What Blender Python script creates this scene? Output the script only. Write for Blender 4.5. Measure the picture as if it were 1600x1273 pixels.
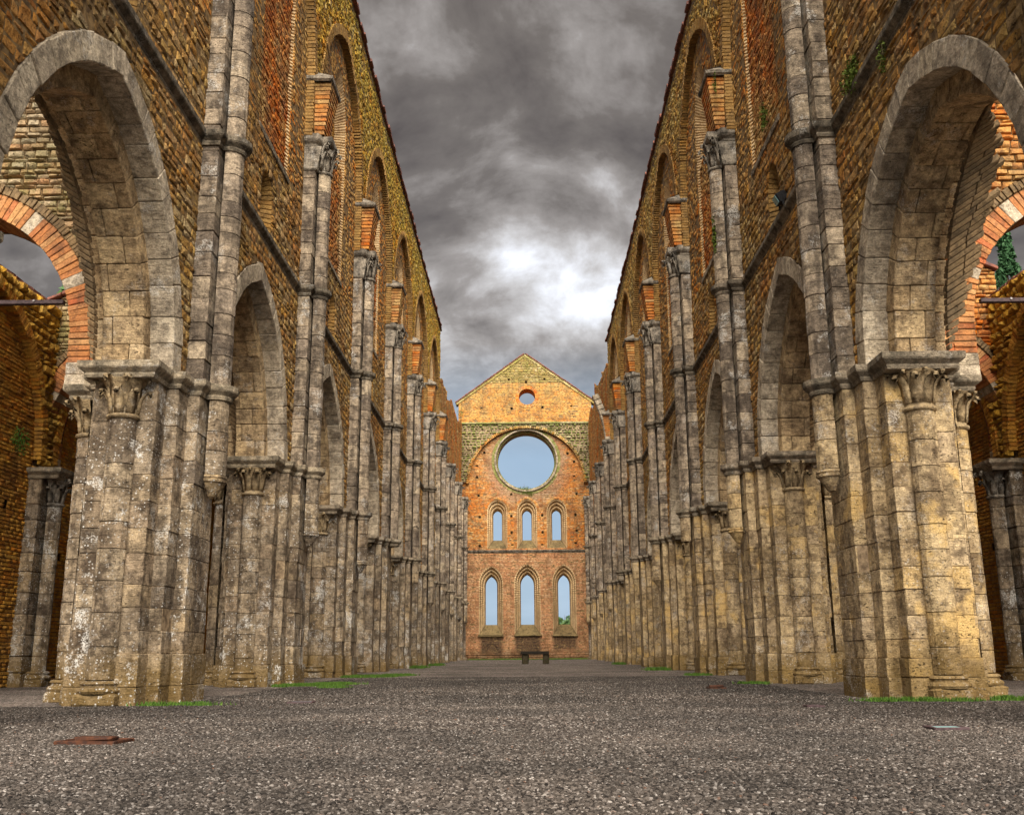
import bpy, math, random
import numpy as np
from mathutils import Matrix, Vector

for o in list(bpy.data.objects): bpy.data.objects.remove(o)
SC = bpy.context.scene
COL = SC.collection
R8 = np.random.default_rng(7)
random.seed(7)

# ------------------------------------------------------------------ camera
CF, CPI, CYA, CRO = 1583.9, 0.24186, -0.01426, -0.00671
CAM = np.array([0.0847, 0.0, 0.5147])
_F = np.array([math.sin(CYA)*math.cos(CPI), math.cos(CYA)*math.cos(CPI), math.sin(CPI)])
_R = np.array([math.cos(CYA), -math.sin(CYA), 0.0]); _U = np.cross(_R, _F)
_R2 = math.cos(CRO)*_R + math.sin(CRO)*_U; _U2 = -math.sin(CRO)*_R + math.cos(CRO)*_U
cd = bpy.data.cameras.new('camera'); cam = bpy.data.objects.new('camera', cd); COL.objects.link(cam)
cd.sensor_width = 36; cd.lens = CF/1600*36; cd.clip_end = 3000; cd.clip_start = 0.05
cam.matrix_world = Matrix([[_R2[0], _U2[0], -_F[0], CAM[0]], [_R2[1], _U2[1], -_F[1], CAM[1]],
                           [_R2[2], _U2[2], -_F[2], CAM[2]], [0, 0, 0, 1]])
SC.camera = cam

def project(P):
    d = P - CAM; z = d @ _F; z2 = np.where(z < 0.1, 0.1, z)
    return 800 + CF*(d @ _R2)/z2, 636.5 - CF*(d @ _U2)/z2, z

# ------------------------------------------------------------------ light
SUN_EL, SUN_AZ = 40, 174        # elevation, compass direction (clockwise from +Y) the light comes from
EXPOSURE = 2.95
SC.view_settings.view_transform = 'Standard'; SC.view_settings.look = 'None'
SC.view_settings.exposure = EXPOSURE; SC.view_settings.gamma = 1.0
SC.view_settings.use_curve_mapping = False
sd = bpy.data.lights.new('sun', 'SUN'); sd.energy = 1.5; sd.angle = math.radians(55); sd.color = (1.0, 0.90, 0.75)
sun = bpy.data.objects.new('sun', sd); COL.objects.link(sun)
az = math.radians(SUN_AZ); el = math.radians(SUN_EL)
sdir = Vector((math.sin(az)*math.cos(el), math.cos(az)*math.cos(el), math.sin(el)))
sun.rotation_euler = sdir.to_track_quat('Z', 'Y').to_euler()

class NT:
    """tiny helper to write node graphs"""
    def __init__(s, tree): s.t = tree; s.n = tree.nodes; s.l = tree.links
    def new(s, typ, **kw):
        n = s.n.new(typ)
        for k, v in kw.items():
            if k.startswith('i_'): s.set(n.inputs[k[2:].replace('_', ' ')], v)
            elif k.startswith('x'): s.set(n.inputs[int(k[1:])], v)
            else: setattr(n, k, v)
        return n
    def set(s, inp, v):
        if isinstance(v, bpy.types.NodeSocket): s.l.new(v, inp)
        elif isinstance(v, bpy.types.Node): s.l.new(v.outputs[0], inp)
        else: inp.default_value = v
    def math(s, op, a, b=0.0, c=0.0, clamp=False):
        n = s.new('ShaderNodeMath', operation=op, x0=a, x1=b); n.use_clamp = clamp
        if op in ('MULTIPLY_ADD',): s.set(n.inputs[2], c)
        return n.outputs[0]
    def vmath(s, op, a, b):
        return s.new('ShaderNodeVectorMath', operation=op, x0=a, x1=b).outputs[0]
    def noise(s, vec, scale, detail=4, rough=0.55, dist=0.0, lac=2.0):
        n = s.new('ShaderNodeTexNoise', i_Scale=scale, i_Detail=detail, i_Roughness=rough, i_Distortion=dist, i_Lacunarity=lac)
        s.set(n.inputs['Vector'], vec); return n.outputs[0]
    def voro(s, vec, scale, out='Distance', rnd=1.0):
        n = s.new('ShaderNodeTexVoronoi', i_Scale=scale, i_Randomness=rnd); s.set(n.inputs['Vector'], vec); return n.outputs[out]
    def ramp(s, fac, pts, interp='LINEAR'):
        n = s.new('ShaderNodeValToRGB'); n.color_ramp.interpolation = interp
        e = n.color_ramp.elements
        while len(e) > 1: e.remove(e[0])
        e[0].position = pts[0][0]; e[0].color = col4(pts[0][1])
        for p, c in pts[1:]:
            x = e.new(p); x.color = col4(c)
        s.set(n.inputs[0], fac); return n.outputs[0]
    def mix(s, fac, a, b, typ='MIX'):
        n = s.new('ShaderNodeMix', data_type='RGBA', blend_type=typ)
        s.set(n.inputs[0], fac); s.set(n.inputs[6], col4(a) if isinstance(a, tuple) else a)
        s.set(n.inputs[7], col4(b) if isinstance(b, tuple) else b); return n.outputs[2]
    def scalev(s, vec, xyz): return s.vmath('MULTIPLY', vec, xyz)
    def step(s, v, lo, hi):
        n = s.new('ShaderNodeMapRange', i_From_Min=lo, i_From_Max=hi, i_To_Min=0.0, i_To_Max=1.0)
        n.clamp = True; s.set(n.inputs[0], v); return n.outputs[0]

def satc(c, k):
    l = .3*c[0]+.55*c[1]+.15*c[2]; return tuple(min(.8, max(.008, l+(x-l)*k)) for x in c)

def col4(c):
    if isinstance(c, (int, float)): return (c, c, c, 1)
    return tuple(c) if len(c) == 4 else (*c, 1)

# ------------------------------------------------------------------ world : cloudy sky
W = bpy.data.worlds.new('World'); SC.world = W; W.use_nodes = True
w = NT(W.node_tree); w.n.clear()
out = w.new('ShaderNodeOutputWorld')
sky = w.new('ShaderNodeTexSky', sky_type='NISHITA'); sky.sun_disc = False
sky.sun_elevation = el; sky.sun_rotation = az
tc = w.new('ShaderNodeTexCoord').outputs['Generated']
sep = w.new('ShaderNodeSeparateXYZ'); w.set(sep.inputs[0], tc)
zz = w.math('ADD', w.math('MAXIMUM', sep.outputs[2], 0.0), 0.42)
cx = w.math('DIVIDE', sep.outputs[0], zz); cy = w.math('DIVIDE', sep.outputs[1], zz)
cmb = w.new('ShaderNodeCombineXYZ'); w.set(cmb.inputs[0], cx); w.set(cmb.inputs[1], cy)
cv = w.vmath('ADD', cmb.outputs[0], (1.0, 2.0, 0.0))
warp = w.new('ShaderNodeTexNoise', i_Scale=1.3, i_Detail=3.0); w.set(warp.inputs['Vector'], cv)
cv2 = w.vmath('ADD', cv, w.vmath('MULTIPLY', w.vmath('SUBTRACT', warp.outputs['Color'], (0.5, 0.5, 0.5)), (0.35, 0.3, 0.0)))
n1 = w.noise(cv2, 1.5, 3, 0.5)
n2 = w.noise(cv2, 4.2, 9, 0.56, 0.15)
n3 = w.noise(w.scalev(cv2, (1.0, 1.6, 1.0)), 7.0, 6, 0.6)
n4 = w.noise(cv2, 13.0, 8, 0.62, 0.2)
dens = w.math('ADD', w.math('ADD', w.math('MULTIPLY', n1, 1.0), w.math('MULTIPLY', n4, .22)), w.math('ADD', w.math('MULTIPLY', n2, 0.9), w.math('MULTIPLY', n3, 0.12)))
# dens about .9 on average
cl = w.ramp(w.step(dens, 0.885, 1.30), [(0.0, (.50, .515, .55)), (0.12, (.40, .405, .425)), (0.28, (.27, .26, .255)), (0.46, (.155, .14, .128)), (0.68, (.080, .068, .057)), (1.0, (.040, .031, .024))])
hz = w.step(sep.outputs[2], 0.30, 0.19)
cl2 = w.mix(w.math('MULTIPLY', hz, 0.93), cl, (.155, .215, .285))
bgc = w.new('ShaderNodeBackground', i_Strength=0.30); w.set(bgc.inputs[0], cl2)
bgs = w.new('ShaderNodeBackground', i_Strength=0.05); w.set(bgs.inputs[0], sky.outputs[0])
mx = w.new('ShaderNodeMixShader', x0=0.97); w.set(mx.inputs[1], bgs.outputs[0]); w.set(mx.inputs[2], bgc.outputs[0])
w.l.new(mx.outputs[0], out.inputs[0])

# ------------------------------------------------------------------ materials
def new_mat(name, rough=0.9, spec=0.2):
    m = bpy.data.materials.new(name); m.use_nodes = True
    t = NT(m.node_tree); t.n.clear()
    o = t.new('ShaderNodeOutputMaterial'); b = t.new('ShaderNodeBsdfPrincipled')
    b.inputs['Roughness'].default_value = rough; b.inputs['Specular IOR Level'].default_value = spec
    t.l.new(b.outputs[0], o.inputs[0])
    return m, t, b
def rnd_of(t):
    g = t.new('ShaderNodeNewGeometry'); oi = t.new('ShaderNodeObjectInfo')
    r = t.math('FRACT', t.math('ADD', g.outputs['Random Per Island'], t.math('MULTIPLY', oi.outputs['Random'], 7.31)))
    return g.outputs['Position'], r
def bump(t, b, h, strength, dist):
    n = t.new('ShaderNodeBump', i_Strength=strength, i_Distance=dist); t.set(n.inputs['Height'], h)
    t.l.new(n.outputs[0], b.inputs['Normal'])

def stone_material(name, cols, dark, lich, pits, ochre, streak=0.5):
    """cut travertine blocks: bedding, pits, grey patina, lichen, ochre foot"""
    m, t, b = new_mat(name)
    pos, r = rnd_of(t)
    base = t.ramp(r, [(i/(len(cols)-1), c) for i, c in enumerate(cols)])
    off = t.vmath('ADD', pos, t.new('ShaderNodeCombineXYZ', x0=t.math('MULTIPLY', r, 5.0), x2=t.math('MULTIPLY', r, 9.0)).outputs[0])
    bed = t.noise(t.scalev(off, (1.0, 1.0, 5.0)), 6.0, 7, 0.65, 0.4)
    big = t.noise(pos, 0.9, 5, 0.6)
    mid = t.noise(off, 5.5, 6, 0.62)
    fine = t.noise(pos, 60, 3, 0.6)
    c = t.mix(t.math('MULTIPLY', t.step(bed, 0.42, 0.7), 0.45), base, (base_mul(cols[1], 1.25)), 'MIX')
    st = t.noise(t.scalev(pos, (5.0, 5.0, 0.55)), 1.0, 5, 0.6)
    stk = t.math('MULTIPLY', t.step(t.math('ADD', t.math('MULTIPLY', st, .6), t.math('MULTIPLY', mid, .45)), 0.47, 0.63), streak)
    c = t.mix(stk, c, dark)
    blot = t.noise(pos, 1.35, 7, .68)
    c = t.mix(t.math('MULTIPLY', t.step(blot, .52, .62), .6), c, dark)
    c = t.mix(t.math('MULTIPLY', t.step(mid, 0.50, 0.63), 0.55), c, dark)
    c = t.mix(.7, c, t.ramp(t.noise(pos, 17, 5, .65), [(.32, .5), (.5, 1.0), (.68, 1.5)]), 'MULTIPLY')
    c = t.mix(t.step(t.math('SUBTRACT', t.noise(pos, 1.9, 4, .6), 0), 0.56, 0.66), c, base_mul(cols[-1], 1.12)) if ochre else c
    # ochre foot
    sz = t.new('ShaderNodeSeparateXYZ'); t.set(sz.inputs[0], pos)
    foot = t.math('MULTIPLY', t.step(t.math('SUBTRACT', sz.outputs[2], t.math('MULTIPLY', big, 1.1)), 0.25, -0.25), 0.75)
    c = t.mix(foot, c, (.15, .095, .028))
    # lichen : small pale dots gathered by a large noise
    wp = t.vmath('ADD', pos, t.scalev(t.new('ShaderNodeTexNoise', i_Scale=22.0, i_Detail=3.0).outputs['Color'], (.03, .03, .03)))
    vd = t.voro(wp, 26, 'Distance'); vsel = t.voro(wp, 26, 'Color')
    sx = t.new('ShaderNodeSeparateColor'); t.set(sx.inputs[0], vsel)
    lm = t.math('MULTIPLY', t.step(t.math('ADD', vd, t.math('MULTIPLY', fine, 0.18)), 0.42, 0.30), t.step(t.math('ADD', sx.outputs[0], t.math('MULTIPLY', t.noise(pos, 3.0, 4, .6), 1.4)), 1.28, 1.36))
    patch = t.step(t.noise(pos, 2.2, 9, 0.78), 0.55, 0.60)
    low = t.step(sz.outputs[2], 4.2, 3.0)
    lm = t.math('MULTIPLY', t.math('MAXIMUM', t.math('MULTIPLY', lm, low), t.math('MULTIPLY', patch, t.step(fine, .42, .52))), t.step(t.noise(pos, .7, 3), 0.38, 0.50))
    c = t.mix(t.math('MULTIPLY', lm, lich), c, (.55, .54, .52))
    # pits
    pv = t.noise(t.scalev(off, (1.0, 1.0, 1.8)), 26, 3, 0.55)
    pm = t.math('MULTIPLY', t.step(pv, 0.62, 0.70), t.step(t.noise(off, 3.2, 3), 0.42, 0.58))
    pv2 = t.step(t.noise(t.scalev(off, (1.0, 1.0, 2.2)), 8, 4, 0.6), 0.68, 0.74)
    pm = t.math('MULTIPLY', t.math('MAXIMUM', pm, pv2), pits)
    c = t.mix(t.math('MULTIPLY', pm, 0.8), c, (.035, .025, .016))
    c = t.mix(0.55, c, t.ramp(fine, [(0.3, .35), (0.5, .95), (0.7, 1.45)]), 'MULTIPLY')
    t.l.new(c, b.inputs['Base Color'])
    h = t.math('ADD', t.math('MULTIPLY', bed, .5), t.math('MULTIPLY', fine, .22))
    h = t.math('ADD', h, t.math('MULTIPLY', mid, 1.0))
    h = t.math('SUBTRACT', h, t.math('MULTIPLY', pm, 1.1))
    bump(t, b, h, 1.0, 0.035)
    return m
def base_mul(c, k): return tuple(min(1, x*k) for x in c)

M = {}
M['stoneL'] = stone_material('grey travertine', [(.17, .135, .10), (.34, .27, .19), (.25, .185, .125), (.42, .335, .23), (.15, .12, .095), (.38, .30, .21), (.33, .24, .135)], (.060, .043, .030), .9, .6, False, .8)
M['stoneR'] = stone_material('cream travertine', [(.34, .25, .145), (.50, .38, .22), (.25, .18, .10), (.56, .43, .26), (.38, .29, .19), (.48, .33, .14)], (.085, .056, .034), .4, 1.0, True, .6)
M['stoneH'] = stone_material('weathered shaft stone', [(.20, .16, .125), (.40, .32, .235), (.125, .10, .082), (.48, .39, .28), (.26, .21, .17), (.34, .27, .195), (.17, .135, .11)], (.062, .048, .038), .6, .5, False, .8)
M['arch'] = stone_material('pale voussoir stone', [(.42, .35, .27), (.54, .46, .35), (.36, .30, .23), (.48, .40, .29)], (.13, .105, .08), .5, .5, False, .4)
M['archdk'] = stone_material('soffit travertine', [(.42, .30, .17), (.54, .40, .23), (.32, .22, .12), (.46, .35, .22)], (.10, .065, .038), .3, .9, False, .5)
M['carve'] = stone_material('carved capital stone', [(.36, .265, .15), (.42, .32, .19), (.32, .24, .14)], (.12, .085, .05), .15, .3, False, .5)
M['carvedk'] = stone_material('grey carved stone', [(.27, .235, .19), (.32, .28, .23), (.22, .19, .155)], (.05, .045, .04), .4, .3, False, .8)
M['string'] = stone_material('string course stone', [(.16, .13, .10), (.22, .185, .14), (.12, .10, .075)], (.045, .038, .03), .3, .3, False, .9)
M['impost'] = stone_material('impost stone', [(.26, .21, .16), (.34, .28, .20), (.22, .18, .135)], (.075, .065, .05), .35, .3, False, .6)

def masonry_material(name, cols, var, dark, moss=None, moss_z=None, scale=1.0, pitk=.6, stain=False, bumpd=.02, sat=1.22):
    cols = [satc(c, sat) for c in cols]; var = [satc(c, sat) for c in var]
    m, t, b = new_mat(name)
    pos, r = rnd_of(t)
    base = t.ramp(r, [(i/(len(cols)-1), c) for i, c in enumerate(cols)])
    reg = t.noise(pos, 0.45*scale, 5, 0.65)
    sz0 = t.new('ShaderNodeSeparateXYZ'); t.set(sz0.inputs[0], pos)
    regx = t.math('ADD', reg, t.math('MULTIPLY', t.step(t.math('ADD', sz0.outputs[2], t.math('MULTIPLY', t.noise(pos, 1.1, 4), 1.2)), 8.6, 7.6), .10)) if stain else reg
    c = t.mix(t.step(regx, 0.44, 0.62), base, t.ramp(t.math('FRACT', t.math('MULTIPLY', r, 3.7)), [(i/(len(var)-1), v) for i, v in enumerate(var)]))
    mid = t.noise(pos, 7.0, 6, 0.65); fine = t.noise(pos, 38, 4, 0.65)
    if stain:
        lowz = t.step(t.math('ADD', sz0.outputs[2], t.math('MULTIPLY', t.noise(pos, 1.3, 5), 1.6)), 8.9, 8.1)
        c = t.mix(t.math('MULTIPLY', lowz, .55), c, t.mix(t.noise(pos, 1.7, 5), (.52, .33, .22), (.40, .22, .15)))
        upz = t.step(sz0.outputs[2], 16.5, 16.7)
        c = t.mix(t.math('MULTIPLY', upz, .55), c, t.mix(t.step(t.noise(pos, 1.3, 6, .7), .42, .58), (.62, .25, .04), (.56, .40, .12)))
        oc = t.vmath('SUBTRACT', pos, (.05, 70.0, 13.6)); ol = t.new('ShaderNodeVectorMath', operation='LENGTH'); t.set(ol.inputs[0], oc)
        ring = t.step(t.math('ADD', ol.outputs['Value'], t.math('MULTIPLY', t.noise(pos, 1.6, 6, .7), 2.4)), 4.5, 3.7)
        c = t.mix(t.math('MULTIPLY', ring, .7), c, t.mix(t.noise(pos, 9, 4), (.14, .10, .07), (.34, .28, .22)))
    c = t.mix(t.math('MULTIPLY', t.step(t.noise(pos, 1.2, 8, .72), .50, .60), .7 if stain else .45), c, dark)
    c = t.mix(t.math('MULTIPLY', t.step(mid, 0.50, 0.64), 0.65), c, dark)
    st = t.noise(t.scalev(pos, (2.2, 2.2, .35)), 1.0, 6, .62)
    c = t.mix(t.math('MULTIPLY', t.step(st, 0.53, 0.66), 0.6), c, dark)
    sz = t.new('ShaderNodeSeparateXYZ'); t.set(sz.inputs[0], pos)
    if moss:
        mz = t.math('MULTIPLY', t.step(sz.outputs[2], moss_z[0], moss_z[1]), t.step(t.noise(pos, 2.2, 7, 0.7), 0.40, 0.58))
        c = t.mix(t.math('MULTIPLY', mz, 0.85), c, moss)
    if stain:   # damp soot under the three sills of the end wall
        dk = None
        for x0, hw in ((-2.4, .85), (0.05, .95), (2.55, .9)):
            q = t.math('ABSOLUTE', t.math('SUBTRACT', sz.outputs[0], x0))
            q = t.step(t.math('ADD', q, t.math('MULTIPLY', mid, .35)), hw+.2, hw-.05)
            dk = q if dk is None else t.math('MAXIMUM', dk, q)
        zf = t.math('MULTIPLY', t.step(sz.outputs[2], 2.05, 1.95), t.step(t.math('ADD', sz.outputs[2], t.math('MULTIPLY', reg, 1.2)), 1.2, 1.7))
        c = t.mix(t.math('MULTIPLY', t.math('MULTIPLY', dk, zf), 0.85), c, (.03, .022, .018))
        fz = t.math('MULTIPLY', t.step(t.math('ADD', sz.outputs[2], t.math('MULTIPLY', mid, 1.5)), 1.9, 1.3), 0.6)
        c = t.mix(fz, c, (.07, .05, .025))
    pm = t.math('MULTIPLY', t.step(t.noise(pos, 15, 3, .6), 0.63, 0.7), pitk)
    c = t.mix(t.math('MULTIPLY', pm, 0.8), c, (.03, .02, .012))
    c = t.mix(0.6, c, t.ramp(fine, [(0.3, .45), (0.5, .95), (0.7, 1.35)]), 'MULTIPLY')
    t.l.new(c, b.inputs['Base Color'])
    h = t.math('ADD', t.math('MULTIPLY', mid, 1.0), t.math('MULTIPLY', fine, .35))
    h = t.math('SUBTRACT', h, t.math('MULTIPLY', pm, .8))
    bump(t, b, h, 1.0, bumpd*1.5)
    return m
OR = [(.42, .13, .045), (.50, .20, .07), (.33, .10, .04), (.52, .26, .10), (.40, .16, .07), (.46, .30, .16)]
CR = [(.46, .33, .17), (.40, .26, .12), (.52, .38, .20), (.36, .22, .11), (.44, .22, .09)]
M['brick'] = masonry_material('orange brick', [(.52, .17, .055)]+OR, CR, (.11, .05, .028))
M['brickfield'] = masonry_material('clerestory field brick', [(.56, .24, .08), (.46, .16, .05), (.58, .36, .15), (.34, .16, .07), (.50, .30, .13)], [(.44, .29, .13), (.54, .37, .18), (.30, .18, .08)], (.08, .042, .02))
M['brickL'] = masonry_material('ochre aisle brick', [(.529, .287, .092), (.598, .356, .115), (.437, .207, .069), (.575, .230, .069), (.644, .414, .149)], [(.42, .24, .08), (.50, .29, .10), (.34, .15, .05)], (.16, .08, .03))
M['brickpale'] = masonry_material('cream splay brick', [(.66, .50, .30), (.60, .42, .23), (.70, .55, .34)], [(.62, .42, .22), (.66, .50, .3)], (.34, .22, .12), pitk=.2, sat=1.0)
M['brickend'] = masonry_material('end wall brick', [(.30, .12, .05), (.52, .20, .07), (.44, .15, .05), (.55, .30, .13), (.40, .13, .05), (.50, .24, .09)], [(.52, .36, .20), (.50, .28, .12), (.44, .18, .07), (.54, .40, .25)], (.13, .055, .025), (.36, .29, .12), (16.5, 20.5), scale=1.0, pitk=1.0, stain=True)
M['brickarch'] = masonry_material('aisle arch brick', [(.42, .20, .10), (.50, .27, .14), (.34, .13, .07), (.52, .33, .18), (.40, .10, .06)], [(.46, .24, .12), (.40, .15, .08), (.50, .32, .18)], (.14, .07, .04), pitk=.3)
M['brickvault'] = masonry_material('vault web brick', [(.20, .15, .10), (.26, .19, .12), (.15, .11, .07)], [(.18, .12, .07), (.24, .17, .10)], (.06, .045, .03))
M['rubble'] = masonry_material('tan rubble', [(.38, .25, .11), (.50, .36, .17), (.25, .15, .07), (.42, .25, .09), (.36, .28, .18), (.56, .44, .25)], [(.44, .20, .07), (.50, .27, .11), (.34, .14, .055), (.46, .32, .16)], (.07, .042, .02), pitk=1.0, bumpd=.05)
M['rubbleU'] = masonry_material('ochre rubble', [(.56, .38, .10), (.44, .29, .09), (.64, .50, .19), (.30, .19, .07), (.56, .30, .07), (.68, .58, .34)], [(.62, .26, .06), (.50, .19, .05), (.64, .42, .12), (.42, .24, .08)], (.09, .055, .02), (.46, .34, .06), (11.5, 17.5), pitk=1.0, bumpd=.05)
M['rubbleUR'] = masonry_material('tan upper rubble', [(.54, .38, .16), (.44, .29, .12), (.60, .46, .22), (.32, .20, .09), (.54, .32, .11), (.64, .55, .34)], [(.60, .28, .09), (.46, .19, .07), (.60, .42, .16)], (.10, .065, .03), (.42, .32, .09), (12.5, 18.5), pitk=1.0, bumpd=.05)
M['rubbleM'] = masonry_material('mossy rubble', [(.32, .29, .17), (.24, .21, .11), (.42, .38, .27), (.17, .15, .08), (.36, .30, .15)], [(.28, .26, .11), (.20, .18, .09), (.40, .36, .22)], (.07, .06, .025), (.14, .17, .04), (9.0, 13.0), pitk=1.0, bumpd=.04)
M['rubbleG'] = masonry_material('golden aisle rubble', [(.632, .391, .115), (.517, .310, .092), (.690, .471, .172), (.414, .241, .081)], [(.50, .30, .09), (.40, .22, .07)], (.09, .05, .02), pitk=.8, bumpd=.035)

M['brickrib'] = masonry_material('dark rib brick', [(.30, .19, .09), (.38, .25, .11), (.24, .14, .06), (.34, .20, .08)], [(.34, .23, .12), (.26, .16, .07)], (.09, .055, .025))
M['gablest'] = masonry_material('gable rubble', [(.42, .33, .18), (.30, .24, .12), (.52, .44, .28), (.24, .18, .09), (.46, .32, .14)], [(.36, .30, .15), (.28, .22, .10), (.44, .36, .18)], (.10, .075, .035), (.24, .22, .06), (17.5, 21.0), pitk=1.0, bumpd=.045)
M['aislerub'] = masonry_material('pinkish rubble', [(.42, .33, .23), (.50, .42, .31), (.34, .26, .17), (.46, .27, .16), (.38, .34, .25), (.54, .38, .24)], [(.40, .34, .24), (.46, .24, .13), (.36, .30, .20)], (.13, .10, .065), (.26, .23, .09), (8.2, 7.0), pitk=.8, bumpd=.04)
M['sill'] = masonry_material('dark sill rubble', [(.16, .12, .07), (.22, .17, .10), (.11, .085, .05)], [(.15, .12, .06), (.19, .15, .09)], (.04, .03, .015))
def plain(name, c, rough=.8, nscale=20, amt=.4, metal=0.0, c2=None, bd=.004):
    m, t, b = new_mat(name, rough); b.inputs['Metallic'].default_value = metal
    pos, r = rnd_of(t)
    n = t.noise(pos, nscale, 5, .6)
    cc = t.mix(t.step(n, .4, .62), c, c2 if c2 else base_mul(c, 1-amt))
    t.l.new(cc, b.inputs['Base Color']); bump(t, b, n, .5, bd); return m
M['mortar'] = plain('lime mortar', (.30, .22, .14), nscale=14, c2=(.10, .07, .045))
M['mortarO'] = plain('golden mortar', (.24, .155, .07), nscale=9, c2=(.08, .05, .025), bd=.03)
M['tile'] = plain('roof tile', (.22, .085, .06), nscale=9, c2=(.11, .055, .05))
M['iron'] = plain('dark iron', (.07, .045, .05), .6, 30, .5)
M['rust'] = plain('rusty steel', (.065, .024, .012), .7, 30, c2=(.028, .013, .01))
M['bolt'] = plain('bolt steel', (.35, .33, .34), .5, 30)
M['black'] = plain('black paint', (.015, .016, .02), .45, 30)
M['benchslab'] = plain('dark bench slab', (.022, .017, .012), .9, 12, c2=(.012, .010, .008), bd=.01)
M['benchst'] = plain('mossy bench stone', (.050, .038, .022), .9, 12, c2=(.022, .02, .009), bd=.02)
M['bark'] = plain('bark', (.10, .07, .045), .9, 12, bd=.02)
gm, gt, gb = new_mat('lamp glass', .08, .8); gb.inputs['Base Color'].default_value = (.22, .42, .46, 1); gb.inputs['Roughness'].default_value = .25; M['glass'] = gm
def leaf_mat(name, cols):
    m, t, b = new_mat(name, .7); pos, r = rnd_of(t)
    c = t.ramp(r, [(i/(len(cols)-1), c) for i, c in enumerate(cols)])
    t.l.new(c, b.inputs['Base Color']); b.inputs['Subsurface Weight'].default_value = 0; return m
M['grass'] = leaf_mat('grass', [(.03, .075, .010), (.07, .15, .018), (.045, .10, .012), (.09, .15, .022)])
M['leaf'] = leaf_mat('leaves', [(.04, .09, .03), (.08, .14, .05), (.05, .11, .03)])
M['cypress'] = leaf_mat('cypress leaves', [(.02, .06, .025), (.04, .10, .04), (.025, .08, .03)])
M['moss'] = leaf_mat('wall plants', [(.05, .08, .01), (.10, .14, .02), (.07, .10, .015)])
# loose gravel pieces
m, t, b = new_mat('gravel stone', .85)
at = t.new('ShaderNodeAttribute', attribute_type='INSTANCER', attribute_name='gravel_tone')
gp = t.new('ShaderNodeNewGeometry').outputs['Position']
GRC = [(0.0, (.006, .005, .005)), (.25, (.019, .016, .0145)), (.42, (.047, .040, .036)), (.55, (.015, .013, .0115)), (.7, (.070, .061, .056)), (.84, (.030, .026, .024)), (.94, (.100, .090, .085)), (.985, (.165, .155, .15)), (1.0, (.065, .034, .022))]
gc = t.ramp(at.outputs['Fac'], GRC)
gc = t.mix(.6, gc, t.ramp(t.noise(gp, 90, 3), [(0.3, .6), (.7, 1.3)]), 'MULTIPLY')
gc = t.mix(t.step(t.noise(gp, 0.42, 6, .68), .42, .60), gc, t.mix(1.0, gc, (1.8, 1.76, 1.72), 'MULTIPLY'))
t.l.new(gc, b.inputs['Base Color']); M['gravel'] = m
# the sheet of ground under and beyond them
m, t, b = new_mat('gravel ground', .95)
gp = t.new('ShaderNodeNewGeometry').outputs['Position']
v = t.new('ShaderNodeTexVoronoi', i_Scale=46.0); t.set(v.inputs['Vector'], gp)
s2 = t.new('ShaderNodeSeparateColor'); t.set(s2.inputs[0], v.outputs['Color'])
gc = t.mix(1.0, t.ramp(s2.outputs[0], GRC), (3.1, 3.05, 3.05), 'MULTIPLY')
gap = t.step(v.outputs['Distance'], .95, .5)
gc = t.mix(gap, (.04, .035, .032), gc)
gc = t.mix(t.step(t.noise(gp, 0.42, 6, .68), .42, .60), gc, t.mix(1.0, gc, (1.8, 1.76, 1.72), 'MULTIPLY'))
gc = t.mix(t.math('MULTIPLY', t.step(t.noise(gp, .35, 6, .7), .60, .66), .35), gc, (.10, .11, .05))
t.l.new(gc, b.inputs['Base Color'])
bump(t, b, t.math('ADD', t.math('MULTIPLY', gap, .8), t.math('MULTIPLY', s2.outputs[1], .8)), 1.0, .02); M['ground'] = m
M['field'] = plain('field', (.05, .075, .025), nscale=.5, c2=(.08, .08, .035))

# ------------------------------------------------------------------ object helpers
WL = {}
def link(o, parent=None):
    COL.objects.link(o)
    if parent is not None: o.parent = parent
    return o
def thing(name, loc, label, cat, group=None, rz=0.0):
    o = bpy.data.objects.new(name, None); link(o); o.location = loc; o.rotation_euler = (0, 0, rz)
    o.empty_display_size = .2
    tag(o, label, cat, group); WL[o.name] = np.array(loc, float); return o
def tag(o, label=None, cat=None, group=None, kind=None):
    if label: o['label'] = label
    if cat: o['category'] = cat
    if group: o['group'] = group
    if kind: o['kind'] = kind
    return o
def wl(parent): return WL.get(parent.name, np.zeros(3)) if parent is not None else np.zeros(3)
def mk(name, V, F, mat, parent=None, origin=None, kind=None, smooth=False, local=False):
    """V world coordinates (local=True: already in the parent's frame)"""
    V = np.asarray(V, float).reshape(-1, 3)
    o0 = V.mean(0) if origin is None else np.asarray(origin, float)
    me = bpy.data.meshes.new(name)
    Fa = F if isinstance(F, np.ndarray) else None
    if Fa is not None:
        me.vertices.add(len(V)); me.vertices.foreach_set('co', (V-o0).ravel())
        k = Fa.shape[1]; n = len(Fa)
        me.loops.add(n*k); me.loops.foreach_set('vertex_index', Fa.ravel().astype(np.int32))
        me.polygons.add(n); me.polygons.foreach_set('loop_start', np.arange(0, n*k, k, dtype=np.int32))
        me.update(calc_edges=True)
    else:
        me.from_pydata((V-o0).tolist(), [], [tuple(int(i) for i in f) for f in F]); me.update()
    me.materials.append(M[mat])
    if smooth: me.shade_smooth()
    o = bpy.data.objects.new(name, me); link(o, parent)
    base = np.zeros(3) if local else wl(parent)
    o.location = o0 - base
    WL[o.name] = o0 + (wl(parent) if local else 0)
    if kind: o['kind'] = kind
    return o
def orient(V, F):
    c = V.mean(0); out = []
    for f in F:
        p = V[list(f)]; n = np.cross(p[1]-p[0], p[2]-p[1])
        out.append(tuple(f) if n @ (p.mean(0)-c) >= 0 else tuple(reversed(f)))
    return out

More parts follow.
